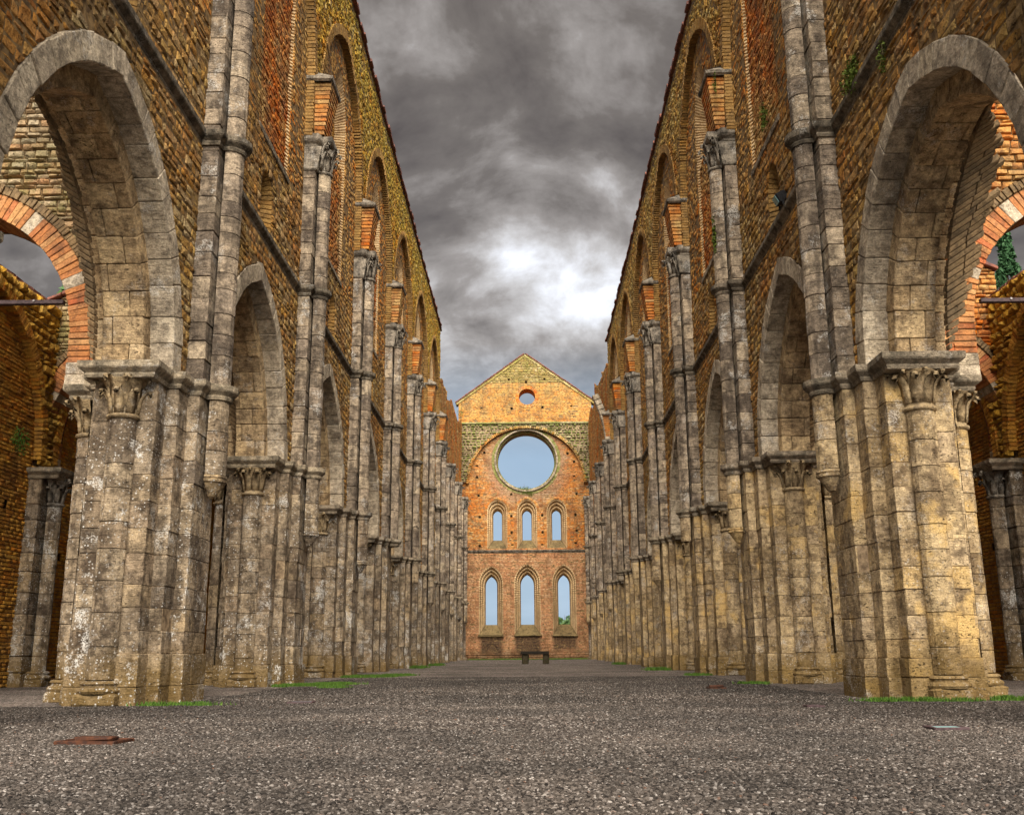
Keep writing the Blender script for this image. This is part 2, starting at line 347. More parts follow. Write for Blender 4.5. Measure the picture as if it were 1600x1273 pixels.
# chamfered box template
_cor = [(a, b_, c) for a in (0, 1) for b_ in (0, 1) for c in (0, 1)]
def _cb():
    idx = {(c, a): i*3+a for i, c in enumerate(_cor) for a in range(3)}
    F = []
    for a in range(3):
        u, v = [q for q in range(3) if q != a]
        for s in (0, 1):
            f = []
            for du, dv in ((0, 0), (1, 0), (1, 1), (0, 1)):
                c = [0, 0, 0]; c[a] = s; c[u] = du; c[v] = dv; f.append(idx[(tuple(c), a)])
            F.append(f)
    for e in range(3):
        a, b_ = [q for q in range(3) if q != e]
        for sa in (0, 1):
            for sb in (0, 1):
                c1 = [0, 0, 0]; c1[a] = sa; c1[b_] = sb; c2 = list(c1); c2[e] = 1
                F.append([idx[(tuple(c1), a)], idx[(tuple(c2), a)], idx[(tuple(c2), b_)], idx[(tuple(c1), b_)]])
    for c in _cor: F.append([idx[(c, 0)], idx[(c, 1)], idx[(c, 2)]])
    Vt = np.array([[c[0] if a == 0 else .1+.8*c[0], c[1] if a == 1 else .1+.8*c[1], c[2] if a == 2 else .1+.8*c[2]] for c in _cor for a in range(3)])
    return orient(Vt, F)
CBF = _cb()
_cs = np.array([[c for c in cc] for cc in _cor for a in range(3)], float)      # corner sign
_ax = np.array([[a == k for k in range(3)] for cc in _cor for a in range(3)])   # on full face?
def cboxes(B, ch, rng=R8, jit=0.004):
    """B (N,6): x0,x1,y0,y1,z0,z1 -> V (N,24,3)"""
    B = np.asarray(B, float).reshape(-1, 6); lo = B[:, 0::2]; hi = B[:, 1::2]
    N = len(B); c = np.minimum(ch, (hi-lo).min(1)*.3)[:, None, None]
    cc = c*rng.uniform(.6, 1.6, (N, 24, 1))
    base = lo[:, None]*(1-_cs) + hi[:, None]*_cs
    inset = np.where(_ax, 0, (1-2*_cs))*cc
    return base + inset + rng.normal(0, jit, (N, 24, 3))
def cbj(V, F=None):
    """join (N,K,3) with template into one V,F list"""
    N, K = V.shape[:2]; F = F or CBF
    return V.reshape(-1, 3), [tuple(i+K*n for i in f) for n in range(N) for f in F]

# generic masonry tiles
def tpl(n):
    m = n+1; B = lambda j, k: k*m+j; Fr = lambda j, k: 2*m+k*m+j; F = []
    for j in range(n):
        F += [[Fr(j, 0), Fr(j+1, 0), Fr(j+1, 1), Fr(j, 1)], [Fr(j, 1), Fr(j+1, 1), B(j+1, 1), B(j, 1)], [B(j, 0), B(j+1, 0), Fr(j+1, 0), Fr(j, 0)]]
    F += [[B(0, 0), Fr(0, 0), Fr(0, 1), B(0, 1)], [Fr(n, 0), B(n, 0), B(n, 1), Fr(n, 1)]]
    return F
def tpl_bulge():
    b = [0, 1, 3, 2]; f = [4, 5, 7, 6]; F = []
    for i in range(4):
        F.append([f[i], f[(i+1) % 4], 8])
    for i in range(4):
        F += [[b[i], b[(i+1) % 4], f[(i+1) % 4]], [b[i], f[(i+1) % 4], f[i]]]
    return F
def tiles_geo(T, fn, depth=.03, dj=.012, ch=.008, jit=.004, nseg=1, bulge=0.0, back=-.01, rng=R8):
    T = np.asarray(T, float).reshape(-1, 6); N = len(T); m = nseg+1
    if N == 0: return np.zeros((0, 4*m, 3)), np.array(tpl(nseg))
    fr = np.linspace(0, 1, m)[None, :]
    sb = T[:, 0:1]*(1-fr)+T[:, 1:2]*fr; st = T[:, 2:3]*(1-fr)+T[:, 3:4]*fr
    s_back = np.concatenate([sb, st], 1); t_back = np.concatenate([np.repeat(T[:, 4:5], m, 1), np.repeat(T[:, 5:6], m, 1)], 1)
    d = depth + rng.uniform(-dj, dj, (N, 1))
    hs = (T[:, 1]-T[:, 0])[:, None]; c = np.minimum(ch, np.abs(hs)*.3); ct = np.minimum(ch, (T[:, 5]-T[:, 4])[:, None]*.3)
    ins = (1-2*fr)*0; ins = np.where(fr == 0, 1, np.where(fr == 1, -1, 0))*c
    s_fr = np.concatenate([sb+ins, st+ins], 1) + rng.uniform(-jit, jit, (N, 2*m))
    t_fr = t_back + np.concatenate([np.repeat(ct, m, 1), -np.repeat(ct, m, 1)], 1) + rng.uniform(-jit, jit, (N, 2*m))
    d_fr = d + rng.uniform(-jit, jit, (N, 2*m))
    S = np.concatenate([s_back, s_fr], 1); Tt = np.concatenate([t_back, t_fr], 1); D = np.concatenate([np.full((N, 2*m), back), d_fr], 1)
    F = np.array(tpl(nseg))
    if bulge > 0 and nseg == 1:
        S = np.concatenate([S, s_fr.mean(1, keepdims=True)+rng.uniform(-.25, .25, (N, 1))*hs], 1)
        Tt = np.concatenate([Tt, t_fr.mean(1, keepdims=True)], 1)
        D = np.concatenate([D, d+rng.uniform(0, bulge, (N, 1))], 1); F = np.array(tpl_bulge())
    return fn(S, Tt, D), F

def sizes(V):
    u, v, z = project(V)
    w_ = u.max(1)-u.min(1); h_ = v.max(1)-v.min(1)
    ok = (z.min(1) > .5) & (u.max(1) > 0) & (u.min(1) < 1600) & (v.max(1) > 0) & (v.min(1) < 1273)
    return np.where(ok, np.hypot(w_, h_), 0)
PIECES = {}
def emit(parent, name, V, F, mat, nmax=300, minpx=11, stuff='masonry', label=None):
    if len(V) == 0: return
    key = (parent.name, name); used = PIECES.get(key, 0)
    sz = sizes(V); order = np.argsort(-sz)
    pick = [i for i in order[:max(0, nmax-used)] if sz[i] >= minpx]
    PIECES[key] = used+len(pick)
    Fl = [tuple(f) for f in np.asarray(F).tolist()] if isinstance(F, np.ndarray) else F
    for i in pick: mk(name, V[i], Fl, mat, parent)
    rest = np.setdiff1d(np.arange(len(V)), pick)
    if len(rest):
        K = V.shape[1]
        if isinstance(F, np.ndarray):
            FF = (F[None]+(np.arange(len(rest))*K)[:, None, None]).reshape(-1, F.shape[1])
            mk(stuff, V[rest].reshape(-1, 3), FF, mat, parent, kind='stuff', origin=wl(parent))
        else:
            vv, ff = cbj(V[rest], Fl); mk(stuff, vv, ff, mat, parent, kind='stuff', origin=wl(parent))

# openings ----------------------------------------------------------
class Pointed:
    def __init__(s, c, half, zb, zs, rise):
        s.c, s.h, s.zb, s.zs = c, half, zb, zs
        s.e = (rise*rise-half*half)/(2*half); s.R = half+s.e
        s.phi = math.acos(max(-1, min(1, s.e/s.R)))
        s.top = zs+rise; s.bottom = zb
    def iv(s, z):
        if z < s.zb or z >= s.top: return None
        if z <= s.zs: return (s.c-s.h, s.c+s.h)
        q = math.sqrt(max(0, s.R**2-(z-s.zs)**2))-s.e
        return (s.c-q, s.c+q) if q > 0 else None
    def fr(s):
        j = s.zs-s.zb; a = s.R*s.phi; tot = 2*(j+a); return j/tot, .5, 1-j/tot, tot
    def pt(s, u, fr=None):
        """u in [0,1] left jamb foot -> apex -> right jamb foot (array)"""
        u = np.asarray(u, float); f1, f2, f3, _ = fr or s.fr()
        left = u <= .5; uu = np.where(left, u, 1-u)
        jm = uu < f1
        zj = s.zb + (s.zs-s.zb)*np.clip(uu/max(f1, 1e-6), 0, 1)
        ph = s.phi*np.clip((uu-f1)/(.5-f1), 0, 1)
        x = s.e - s.R*np.cos(ph); z = s.zs + s.R*np.sin(ph)
        x = np.where(jm, -s.h, x); z = np.where(jm, zj, z)
        x = np.minimum(x, 0)
        return s.c + np.where(left, x, -x), z
class Circle:
    def __init__(s, c, zc, r): s.c, s.zc, s.r = c, zc, r
    def iv(s, z):
        d = s.r**2-(z-s.zc)**2
        return (s.c-math.sqrt(d), s.c+math.sqrt(d)) if d > 0 else None
class Rect:
    def __init__(s, a, b, z0, z1): s.a, s.b, s.z0, s.z1 = a, b, z0, z1
    def iv(s, z): return (s.a, s.b) if s.z0 <= z < s.z1 else None
def ivals(base, holes, z):
    b = base(z) if callable(base) else base
    if b is None: return []
    L = [b] if not isinstance(b, list) else list(b)
    for h in holes:
        q = h.iv(z)
        if q is None: continue
        N = []
        for a, c in L:
            if q[1] <= a or q[0] >= c: N.append((a, c)); continue
            if q[0] > a: N.append((a, q[0]))
            if q[1] < c: N.append((q[1], c))
        L = N
    return [x for x in L if x[1]-x[0] > .02]
def fill(base, holes, t0, t1, course, length, gap, wob=0.0):
    T = []; t = t0
    while t < t1-.01:
        h = random.uniform(*course)
        if t+h > t1-.3*h: h = t1-t
        a, b, mid = t+gap/2, t+h-gap/2, t+h/2
        A, B, Cc = ivals(base, holes, a+.001), ivals(base, holes, b-.001), ivals(base, holes, mid)
        same = len(A) == len(B) == len(Cc)
        for i, (p, q) in enumerate(Cc):
            s = p - random.uniform(0, .5)*length[0]; cuts = [p]
            while True:
                s += random.uniform(*length)
                if s >= q-.35*length[0]: break
                if s > p+.35*length[0]: cuts.append(s)
            cuts.append(q)
            for k in range(len(cuts)-1):
                s0, s1 = cuts[k], cuts[k+1]
                x = [s0+gap/2, s1-gap/2, s0+gap/2, s1-gap/2]
                if same:
                    if k == 0: x[0] = A[i][0]; x[2] = B[i][0]
                    if k == len(cuts)-2: x[1] = A[i][1]; x[3] = B[i][1]
                if x[1]-x[0] < .01 or x[3]-x[2] < .01: continue
                w1 = random.uniform(-wob, wob)
                T.append((*x, a+w1*.5, b+w1*.5))
        t += h
    return T
def sheet(base, holes, t0, t1, step, fn):
    """plain mortar backing following the same openings"""
    V = []; n = 0; t = t0
    P = []
    while t < t1-1e-6:
        h = min(step, t1-t); A, B, Cc = ivals(base, holes, t+1e-4), ivals(base, holes, t+h-1e-4), ivals(base, holes, t+h/2)
        same = len(A) == len(B) == len(Cc)
        for i, (p, q) in enumerate(Cc):
            a0, a1 = A[i] if same else (p, q); b0, b1 = B[i] if same else (p, q)
            P.append([(a0, t), (a1, t), (b1, t+h), (b0, t+h)])
        t += h
    if not P: return np.zeros((0, 3)), np.zeros((0, 4), int)
    P = np.array(P); V = fn(P[..., 0], P[..., 1], np.zeros(P.shape[:2]))
    return V.reshape(-1, 3), np.arange(len(P)*4).reshape(-1, 4)
def wallmap(side, a): return lambda s, t, d: np.stack([side*(a-d), s+0*d, t+0*d], -1)
def facemap(y0): return lambda s, t, d: np.stack([s+0*d, y0-d, t+0*d], -1)

def sweep(path, prof, closed=False, cap=False):
    """path [(x,y)] counter-clockwise seen from above (outside on the right); prof [(out,z)]"""
    P = np.array(path, float); n = len(P); V = []
    for i in range(n):
        p = P[i]; a = P[(i-1) % n] if (closed or i > 0) else None; b = P[(i+1) % n] if (closed or i < n-1) else None
        d1 = (p-a)/np.linalg.norm(p-a) if a is not None else None; d2 = (b-p)/np.linalg.norm(b-p) if b is not None else None
        if d1 is None: d1 = d2
        if d2 is None: d2 = d1
        n1 = np.array([d1[1], -d1[0]]); n2 = np.array([d2[1], -d2[0]])
        mtr = n1+n2; q = mtr @ n1
        mtr = mtr/max(q, .45)
        for o, z in prof: V.append((p[0]+mtr[0]*o, p[1]+mtr[1]*o, z))
    k = len(prof); F = []
    for i in range(n if closed else n-1):
        j = (i+1) % n
        for q in range(k-1): F.append((i*k+q, j*k+q, j*k+q+1, i*k+q+1))
    if cap and closed:
        F.append(tuple(i*k+k-1 for i in range(n))); F.append(tuple(i*k for i in reversed(range(n))))
    return np.array(V), F
def lathe(prof, n=14, a0=0, a1=2*math.pi, c=(0, 0)):
    full = abs(a1-a0-2*math.pi) < 1e-6; m = n if full else n+1
    V = []; F = []
    for i in range(m):
        a = a0+(a1-a0)*i/n
        for r, z in prof: V.append((c[0]+r*math.cos(a), c[1]+r*math.sin(a), z))
    k = len(prof)
    for i in range(n):
        j = (i+1) % m
        for q in range(k-1): F.append((i*k+q, j*k+q, j*k+q+1, i*k+q+1))
    return np.array(V), F

G = lambda y: max(0.0, .0068*(y-12))
S = 6.1535; Y1 = 13.373
YK = [Y1+S*(k-1) for k in range(0, 11)]; YK[0] = 6.7        # pier centres, index 0 = the one beside the frame
ZI = (3.92, 4.12)
STRING = [(0, 0), (.02, 0), (.035, .035), (.03, .06), (.09, .11), (.10, .13), (.10, .2), (0, .2)]

# ------------------------------------------------------------------ setting: ground
rows = []
ys = np.concatenate([np.linspace(-20, 12, 9), np.linspace(14, 72, 30)])
V = []
for y in ys:
    for x in (-13, -4.5, -2, 0, 2, 4.5, 13): V.append((x, y, G(y)))
F = [(i*7+j, i*7+j+1, (i+1)*7+j+1, (i+1)*7+j) for i in range(len(ys)-1) for j in range(6)]
gr = mk('ground', V, F, 'ground', origin=(0, 0, 0)); tag(gr, kind='structure')
V = [(-900, -900, -.15), (900, -900, -.15), (900, 1500, -.15), (-900, 1500, -.15)]
fl = mk('field', V, [(0, 1, 2, 3)], 'field', origin=(0, 0, 0)); tag(fl, kind='structure')

def gravel_zone(name, pts, dens, smin, smax, seed, sub=1):
    o = mk(name, pts, [tuple(range(len(pts)))], 'gravel', origin=(0, 0, 0)); tag(o, kind='stuff')
    ng = bpy.data.node_groups.new(name, 'GeometryNodeTree')
    ng.interface.new_socket('Geometry', in_out='INPUT', socket_type='NodeSocketGeometry')
    ng.interface.new_socket('Geometry', in_out='OUTPUT', socket_type='NodeSocketGeometry')
    g = NT(ng); gi = g.new('NodeGroupInput'); go = g.new('NodeGroupOutput')
    dp = g.new('GeometryNodeDistributePointsOnFaces', i_Density=dens, i_Seed=seed); g.l.new(gi.outputs[0], dp.inputs['Mesh'])
    ico = g.new('GeometryNodeMeshIcoSphere', i_Radius=1.0, i_Subdivisions=sub)
    sm = g.new('GeometryNodeSetMaterial', i_Material=M['gravel']); g.l.new(ico.outputs[0], sm.inputs[0])
    ip = g.new('GeometryNodeInstanceOnPoints'); g.l.new(dp.outputs[0], ip.inputs['Points']); g.l.new(sm.outputs[0], ip.inputs['Instance'])
    rr = g.new('FunctionNodeRandomValue', data_type='FLOAT_VECTOR', i_Seed=seed+1)
    rr.inputs[0].default_value = (-.5, -.5, 0); rr.inputs[1].default_value = (.5, .5, 6.28)
    g.l.new(rr.outputs[0], ip.inputs['Rotation'])
    rs = g.new('FunctionNodeRandomValue', data_type='FLOAT_VECTOR', i_Seed=seed+2)
    rs.inputs[0].default_value = (smin, smin*.75, smin*.45); rs.inputs[1].default_value = (smax, smax*.8, smax*.62)
    g.l.new(rs.outputs[0], ip.inputs['Scale'])
    st = g.new('GeometryNodeStoreNamedAttribute', data_type='FLOAT', domain='INSTANCE'); st.inputs['Name'].default_value = 'gravel_tone'
    rv = g.new('FunctionNodeRandomValue', data_type='FLOAT', i_Seed=seed+3)
    g.l.new(ip.outputs[0], st.inputs[0]); g.l.new(rv.outputs[1], st.inputs['Value'])
    g.l.new(st.outputs[0], go.inputs[0])
    md = o.modifiers.new('gravel', 'NODES'); md.node_group = ng
gravel_zone('gravel', [(-2.2, 3.1, .002), (2.3, 3.1, .002), (4.5, 7.6, .002), (-4.3, 7.6, .002)], 4800, .0065, .015, 3)
gravel_zone('gravel', [(-4.3, 7.6, .002), (4.5, 7.6, .002), (6.6, 12, .002), (-6.4, 12, .002)], 2100, .0085, .018, 13)
gravel_zone('gravel', [(-4.1, 12, .004), (4.1, 12, .004), (4.1, 24, .004+G(24)), (-4.1, 24, .004+G(24))], 800, .010, .019, 23)

# ------------------------------------------------------------------ capitals
def bell(r=.18, h=.5, n=10, a0=-math.pi*1.05, a1=math.pi*.05, sq=.27):
    prof = [(r*.95, 0), (r*1.17, .02), (r*1.17, .05), (r*.97, .07), (r*1.0, h*.45), (r*1.12, h*.75), (sq, h*.95), (sq+.01, h)]
    return lathe(prof, n, a0, a1)
def leaf_mesh(name, h, r, curl, wd, mat):
    rows = [(.0, .0, .9), (.015, .3*h, 1.0), (.03, .6*h, .95), (.06+curl*.2, .82*h, .85), (.09+curl*.7, .97*h, .65), (.10+curl, .92*h, .5), (.09+curl*.9, .80*h, .35)]
    V = []
    for o, z, k in rows:
        V += [(r+o-.005, -wd*k, z), (r+o+.022, 0, z+.005), (r+o-.005, wd*k, z), (r+o-.03, 0, z-.01)]
    F = [(i*4+j, i*4+(j+1) % 4, (i+1)*4+(j+1) % 4, (i+1)*4+j) for i in range(len(rows)-1) for j in range(4)] + [(3, 2, 1, 0)]
    b0 = len(V); cx_, cz_ = r+.095+curl*.95, .83*h; q = wd*.62
    V += [(cx_+q, 0, cz_), (cx_-q, 0, cz_), (cx_, q, cz_), (cx_, -q, cz_), (cx_, 0, cz_+q), (cx_, 0, cz_-q)]
    for a in (0, 1):
        for b_ in (2, 3):
            for c in (4, 5): F.append((b0+a, b0+b_, b0+c))
    me = bpy.data.meshes.new(name); me.from_pydata(V, [], F); me.materials.append(M[mat]); me.shade_smooth(); return me
_leaf = {}
def capital(parent, loc, ang, mat, r=.18, h=.5, kind=0, leaves=True, name='capital'):
    """local frame of the parent; ang = direction it faces"""
    V, F = bell(r, h)
    V = V @ np.array([[1, 0, 0], [0, 1, 0], [0, 0, 1]])
    o = bpy.data.objects.new(name, None)
    key = ('bell', r, h, mat)
    if key not in _leaf:
        me = bpy.data.meshes.new('capital'); me.from_pydata(V.tolist(), [], F); me.materials.append(M[mat]); me.shade_smooth(); _leaf[key] = me
    o = bpy.data.objects.new(name, _leaf[key]); link(o, parent); o.location = loc; o.rotation_euler = (0, 0, ang+math.pi/2)
    if leaves:
        for tier, (hh, z0, n, curl, wd) in enumerate(((.30*h/.5, .07, 5, .045, .066), (.38*h/.5, .14*h/.5+.02, 4, .095, .072)) if kind % 2 == 0 else ((.36*h/.5, .10, 4, .07, .082), (.24*h/.5, .26*h/.5, 5, .08, .05))):
            k2 = ('leaf', round(hh, 3), r, curl, wd, mat)
            if k2 not in _leaf: _leaf[k2] = leaf_mesh('leaf', hh, r*.97, curl, wd, mat)
            for i in range(n):
                a = -math.pi + math.pi*(i+.5)/n if n != 5 else -math.pi+math.pi*i/4
                l = bpy.data.objects.new('leaf', _leaf[k2]); link(l, o); l.location = (0, 0, z0); l.rotation_euler = (0, 0, a)
    return o

# ------------------------------------------------------------------ compound piers
def drum_v(r, a_mid, spread, z0, z1, c, n=8, rng=R8):
    dr = rng.normal(0, .0035); r_ = r+dr; ch = .006
    prof = [(r_-.007, z0+.001), (r_, z0+ch), (r_+rng.normal(0, .003), z1-ch), (r_-.007, z1-.001)]
    return lathe(prof, n, a_mid-spread, a_mid+spread, c)
PIERPATH = [(.56, -.42), (.71, -.42), (.71, -.19)] + [(.80+.19*math.cos(a), .19*math.sin(a)) for a in np.linspace(-1.3, 1.3, 9)] + \
    [(.71, .19), (.71, .42), (.56, .42), (.56, .78), (.41, .78), (.41, 1.33), (-.41, 1.33), (-.41, .78), (-.56, .78), (-.56, .42), (-.71, .42), (-.71, .22),
     (-1.08, .22), (-1.08, -.22), (-.71, -.22), (-.71, -.42), (-.56, -.42), (-.56, -.78), (-.41, -.78), (-.41, -1.33), (.41, -1.33), (.41, -.78), (.56, -.78)]
def base_mold(parent, loc, ang, mat):
    B = cboxes([(-.25, .25, -.22, .16, 0, .15)], .025)
    key = ('base', mat)
    if key not in _leaf:
        V1 = B[0]; F1 = list(CBF)
        V2, F2 = lathe([(.25, .15), (.265, .18), (.25, .21), (.215, .225), (.215, .245), (.235, .262), (.22, .285), (.185, .295)], 12)
        V = np.concatenate([V1, V2]); F = [tuple(f) for f in F1]+[tuple(i+24 for i in f) for f in F2]
        me = bpy.data.meshes.new('shaft_base'); me.from_pydata(V.tolist(), [], F); me.materials.append(M[mat]); _leaf[key] = me
    o = bpy.data.objects.new('shaft_base', _leaf[key]); link(o, parent); o.location = loc; o.rotation_euler = (0, 0, ang+math.pi/2); return o

def make_pier(side, seed, loc, fine=True, kind=0, rough=False):
    """built in its own frame: nave = +x ; right-hand piers are turned by half a turn"""
    rng = np.random.default_rng(seed); mat = 'stoneL' if side < 0 else 'stoneR'
    root = thing('compound_pier', (side*4.95, loc, 0), '', 'pier', 'compound piers of the nave arcade', 0 if side < 0 else math.pi)
    WL[root.name] = np.zeros(3)
    P = lambda name, V, F, m=mat, kind=None, smooth=False: mk(name, V, F, m, root, local=True, kind=kind, smooth=smooth, origin=None)
    # mortar core
    core = cboxes([(-.389, .389, -1.089, 1.089, -.2, 4.1), (-.549, .549, -.769, .769, -.2, 4.1), (-.699, .699, -.409, .409, -.2, 4.1)], .01, rng, 0)
    v, f = cbj(core); P('mortar_core', v, f, 'mortar')
    zs = [-.12]; 
    while zs[-1] < 3.62:
        zs.append(zs[-1]+rng.choice([.22, .27, .3, .33, .38]))
    zs[-1] = 3.92
    if zs[-1]-zs[-2] > .5: zs.insert(-1, (zs[-1]+zs[-2])/2)
    blocks = []; g = .0018
    for i in range(len(zs)-1):
        z0, z1 = zs[i]+g, zs[i+1]-g; e = .035 if i <= 1 else 0.0
        j = rng.choice([-.12, .1, .02]); sl = lambda s: rng.normal(0, .0045)
        for q in (-1, 1):
            ya, yb = (-1.1-e+sl(0), -.6) if q < 0 else (.6, 1.1+e+sl(0))
            if i % 2 == 0 or not fine:
                blocks += [(-.4-e+sl(0), j-g, ya, yb, z0, z1), (j+g, .4+e+sl(0), ya, yb, z0, z1)]
            else:
                blocks += [(-.4-e+sl(0), .4+e+sl(0), ya, yb, z0, z1)]
            yc, yd = (-.78-e+sl(0), -.3) if q < 0 else (.3, .78+e+sl(0))
            blocks += [(.12, .56+e+sl(0), yc, yd, z0, z1), (-.56-e+sl(0), -.12, yc, yd, z0, z1)]
        for q in (-1, 1):
            xa, xb = (.3, .71+e+sl(0)) if q > 0 else (-.71-e+sl(0), -.3)
            if i % 2: k = rng.uniform(-.12, .12); blocks += [(xa, xb, -.42-e, k-g, z0, z1), (xa, xb, k+g, .42+e, z0, z1)]
            else: blocks += [(xa, xb, -.42-e+sl(0), .42+e+sl(0), z0, z1)]
    Vb = cboxes(blocks, .0065, rng, .0028)
    if fine:
        for v in Vb: mk('stone', v, CBF, mat, root, local=True)
    else:
        v, f = cbj(Vb); P('stone_courses', v, f, kind='stuff')
    # shafts : west, east (arcade), aisle ; and the nave shaft above its corbel
    def shaft(c, a, z0, z1, r=.178):
        hs = [z0]
        while hs[-1] < z1-.25: hs.append(min(z1, hs[-1]+rng.uniform(.24, .42)))
        hs[-1] = z1; acc = []
        for i in range(len(hs)-1):
            V, F = drum_v(r, a, 1.75, hs[i]+.002, hs[i+1]-.002, c, rng=rng)
            if fine: mk('drum', V, F, mat, root, local=True)
            else: acc.append(V)
        if acc:
            v, f = cbj(np.array(acc), F); P('shaft_drums', v, f, kind='stuff')
    for c, a in (((0, -1.1), -math.pi/2), ((0, 1.1), math.pi/2), ((-.86, 0), math.pi)):
        shaft(c, a, .29, 3.42)
        capital(root, (c[0], c[1], 3.42), a, 'carve', kind=kind)
        base_mold(root, (c[0], c[1], -.02), a, mat)
    shaft((.80, 0), 0, 2.9, 3.92, .19)
    V, F = lathe([(.02, 2.60), (.07, 2.63), (.185, 2.80), (.21, 2.81), (.215, 2.84), (.195, 2.85), (.21, 2.87), (.20, 2.9)], 10, -1.75, 1.75, (.80, 0))
    P('corbel', V, F)
    V, F = sweep(PIERPATH, [(o, z+ZI[0]) for o, z in STRING], True, True)
    P('impost_moulding', V, F, 'impost')
    return root
def copy_tree(o, parent=None):
    c = o.copy(); COL.objects.link(c); c.parent = parent
    for ch in o.children: copy_tree(ch, c)
    return c
ORD = ['nearest', 'second', 'third', 'fourth', 'fifth', 'sixth', 'seventh', 'eighth', 'ninth', 'tenth']
for side in (-1, 1):
    ms = [make_pier(side, 11*(side+3)+i, YK[1+i], True, i+(side > 0)) for i in range(3)]
    mf = make_pier(side, 77*(side+3), YK[7], False, 1)
    L = {1: ms[0], 2: ms[1], 3: ms[2], 7: mf}
    for k in range(0, 11):
        if k not in L:
            src = ms[k % 3] if k < 7 else mf
            L[k] = copy_tree(src)
            L[k].location = (side*4.95, YK[k], 0)
        o = L[k]
        if (side, k) in ((-1, 4), (-1, 5), (1, 3), (1, 5), (1, 6)):      # nave shaft hacked away below the impost
            for ch in list(o.children):
                if ch.location.x > .7 and ch.name.startswith(('corbel', 'drum')) and (ch.location.z < 3.3 or k in (4, 6)): bpy.data.objects.remove(ch)
        for ch in o.children:
            if ch.name.startswith('shaft_base'): ch.location.z = G(YK[k])-.02
        sd_ = 'left' if side < 0 else 'right'
        if k == 0: o['label'] = f'pier of the {sd_} arcade nearest to the camera, just outside the frame'
        elif k == 1: o['label'] = ('nearest left pier, grey stone spotted with white lichen, shaft under a leafy capital' if side < 0 else 'nearest pier on the right, cream pitted stone with round shaft under a leafy capital')
        else: o['label'] = f'{ORD[k-1]} compound stone pier from the camera on the {sd_} side of the nave'

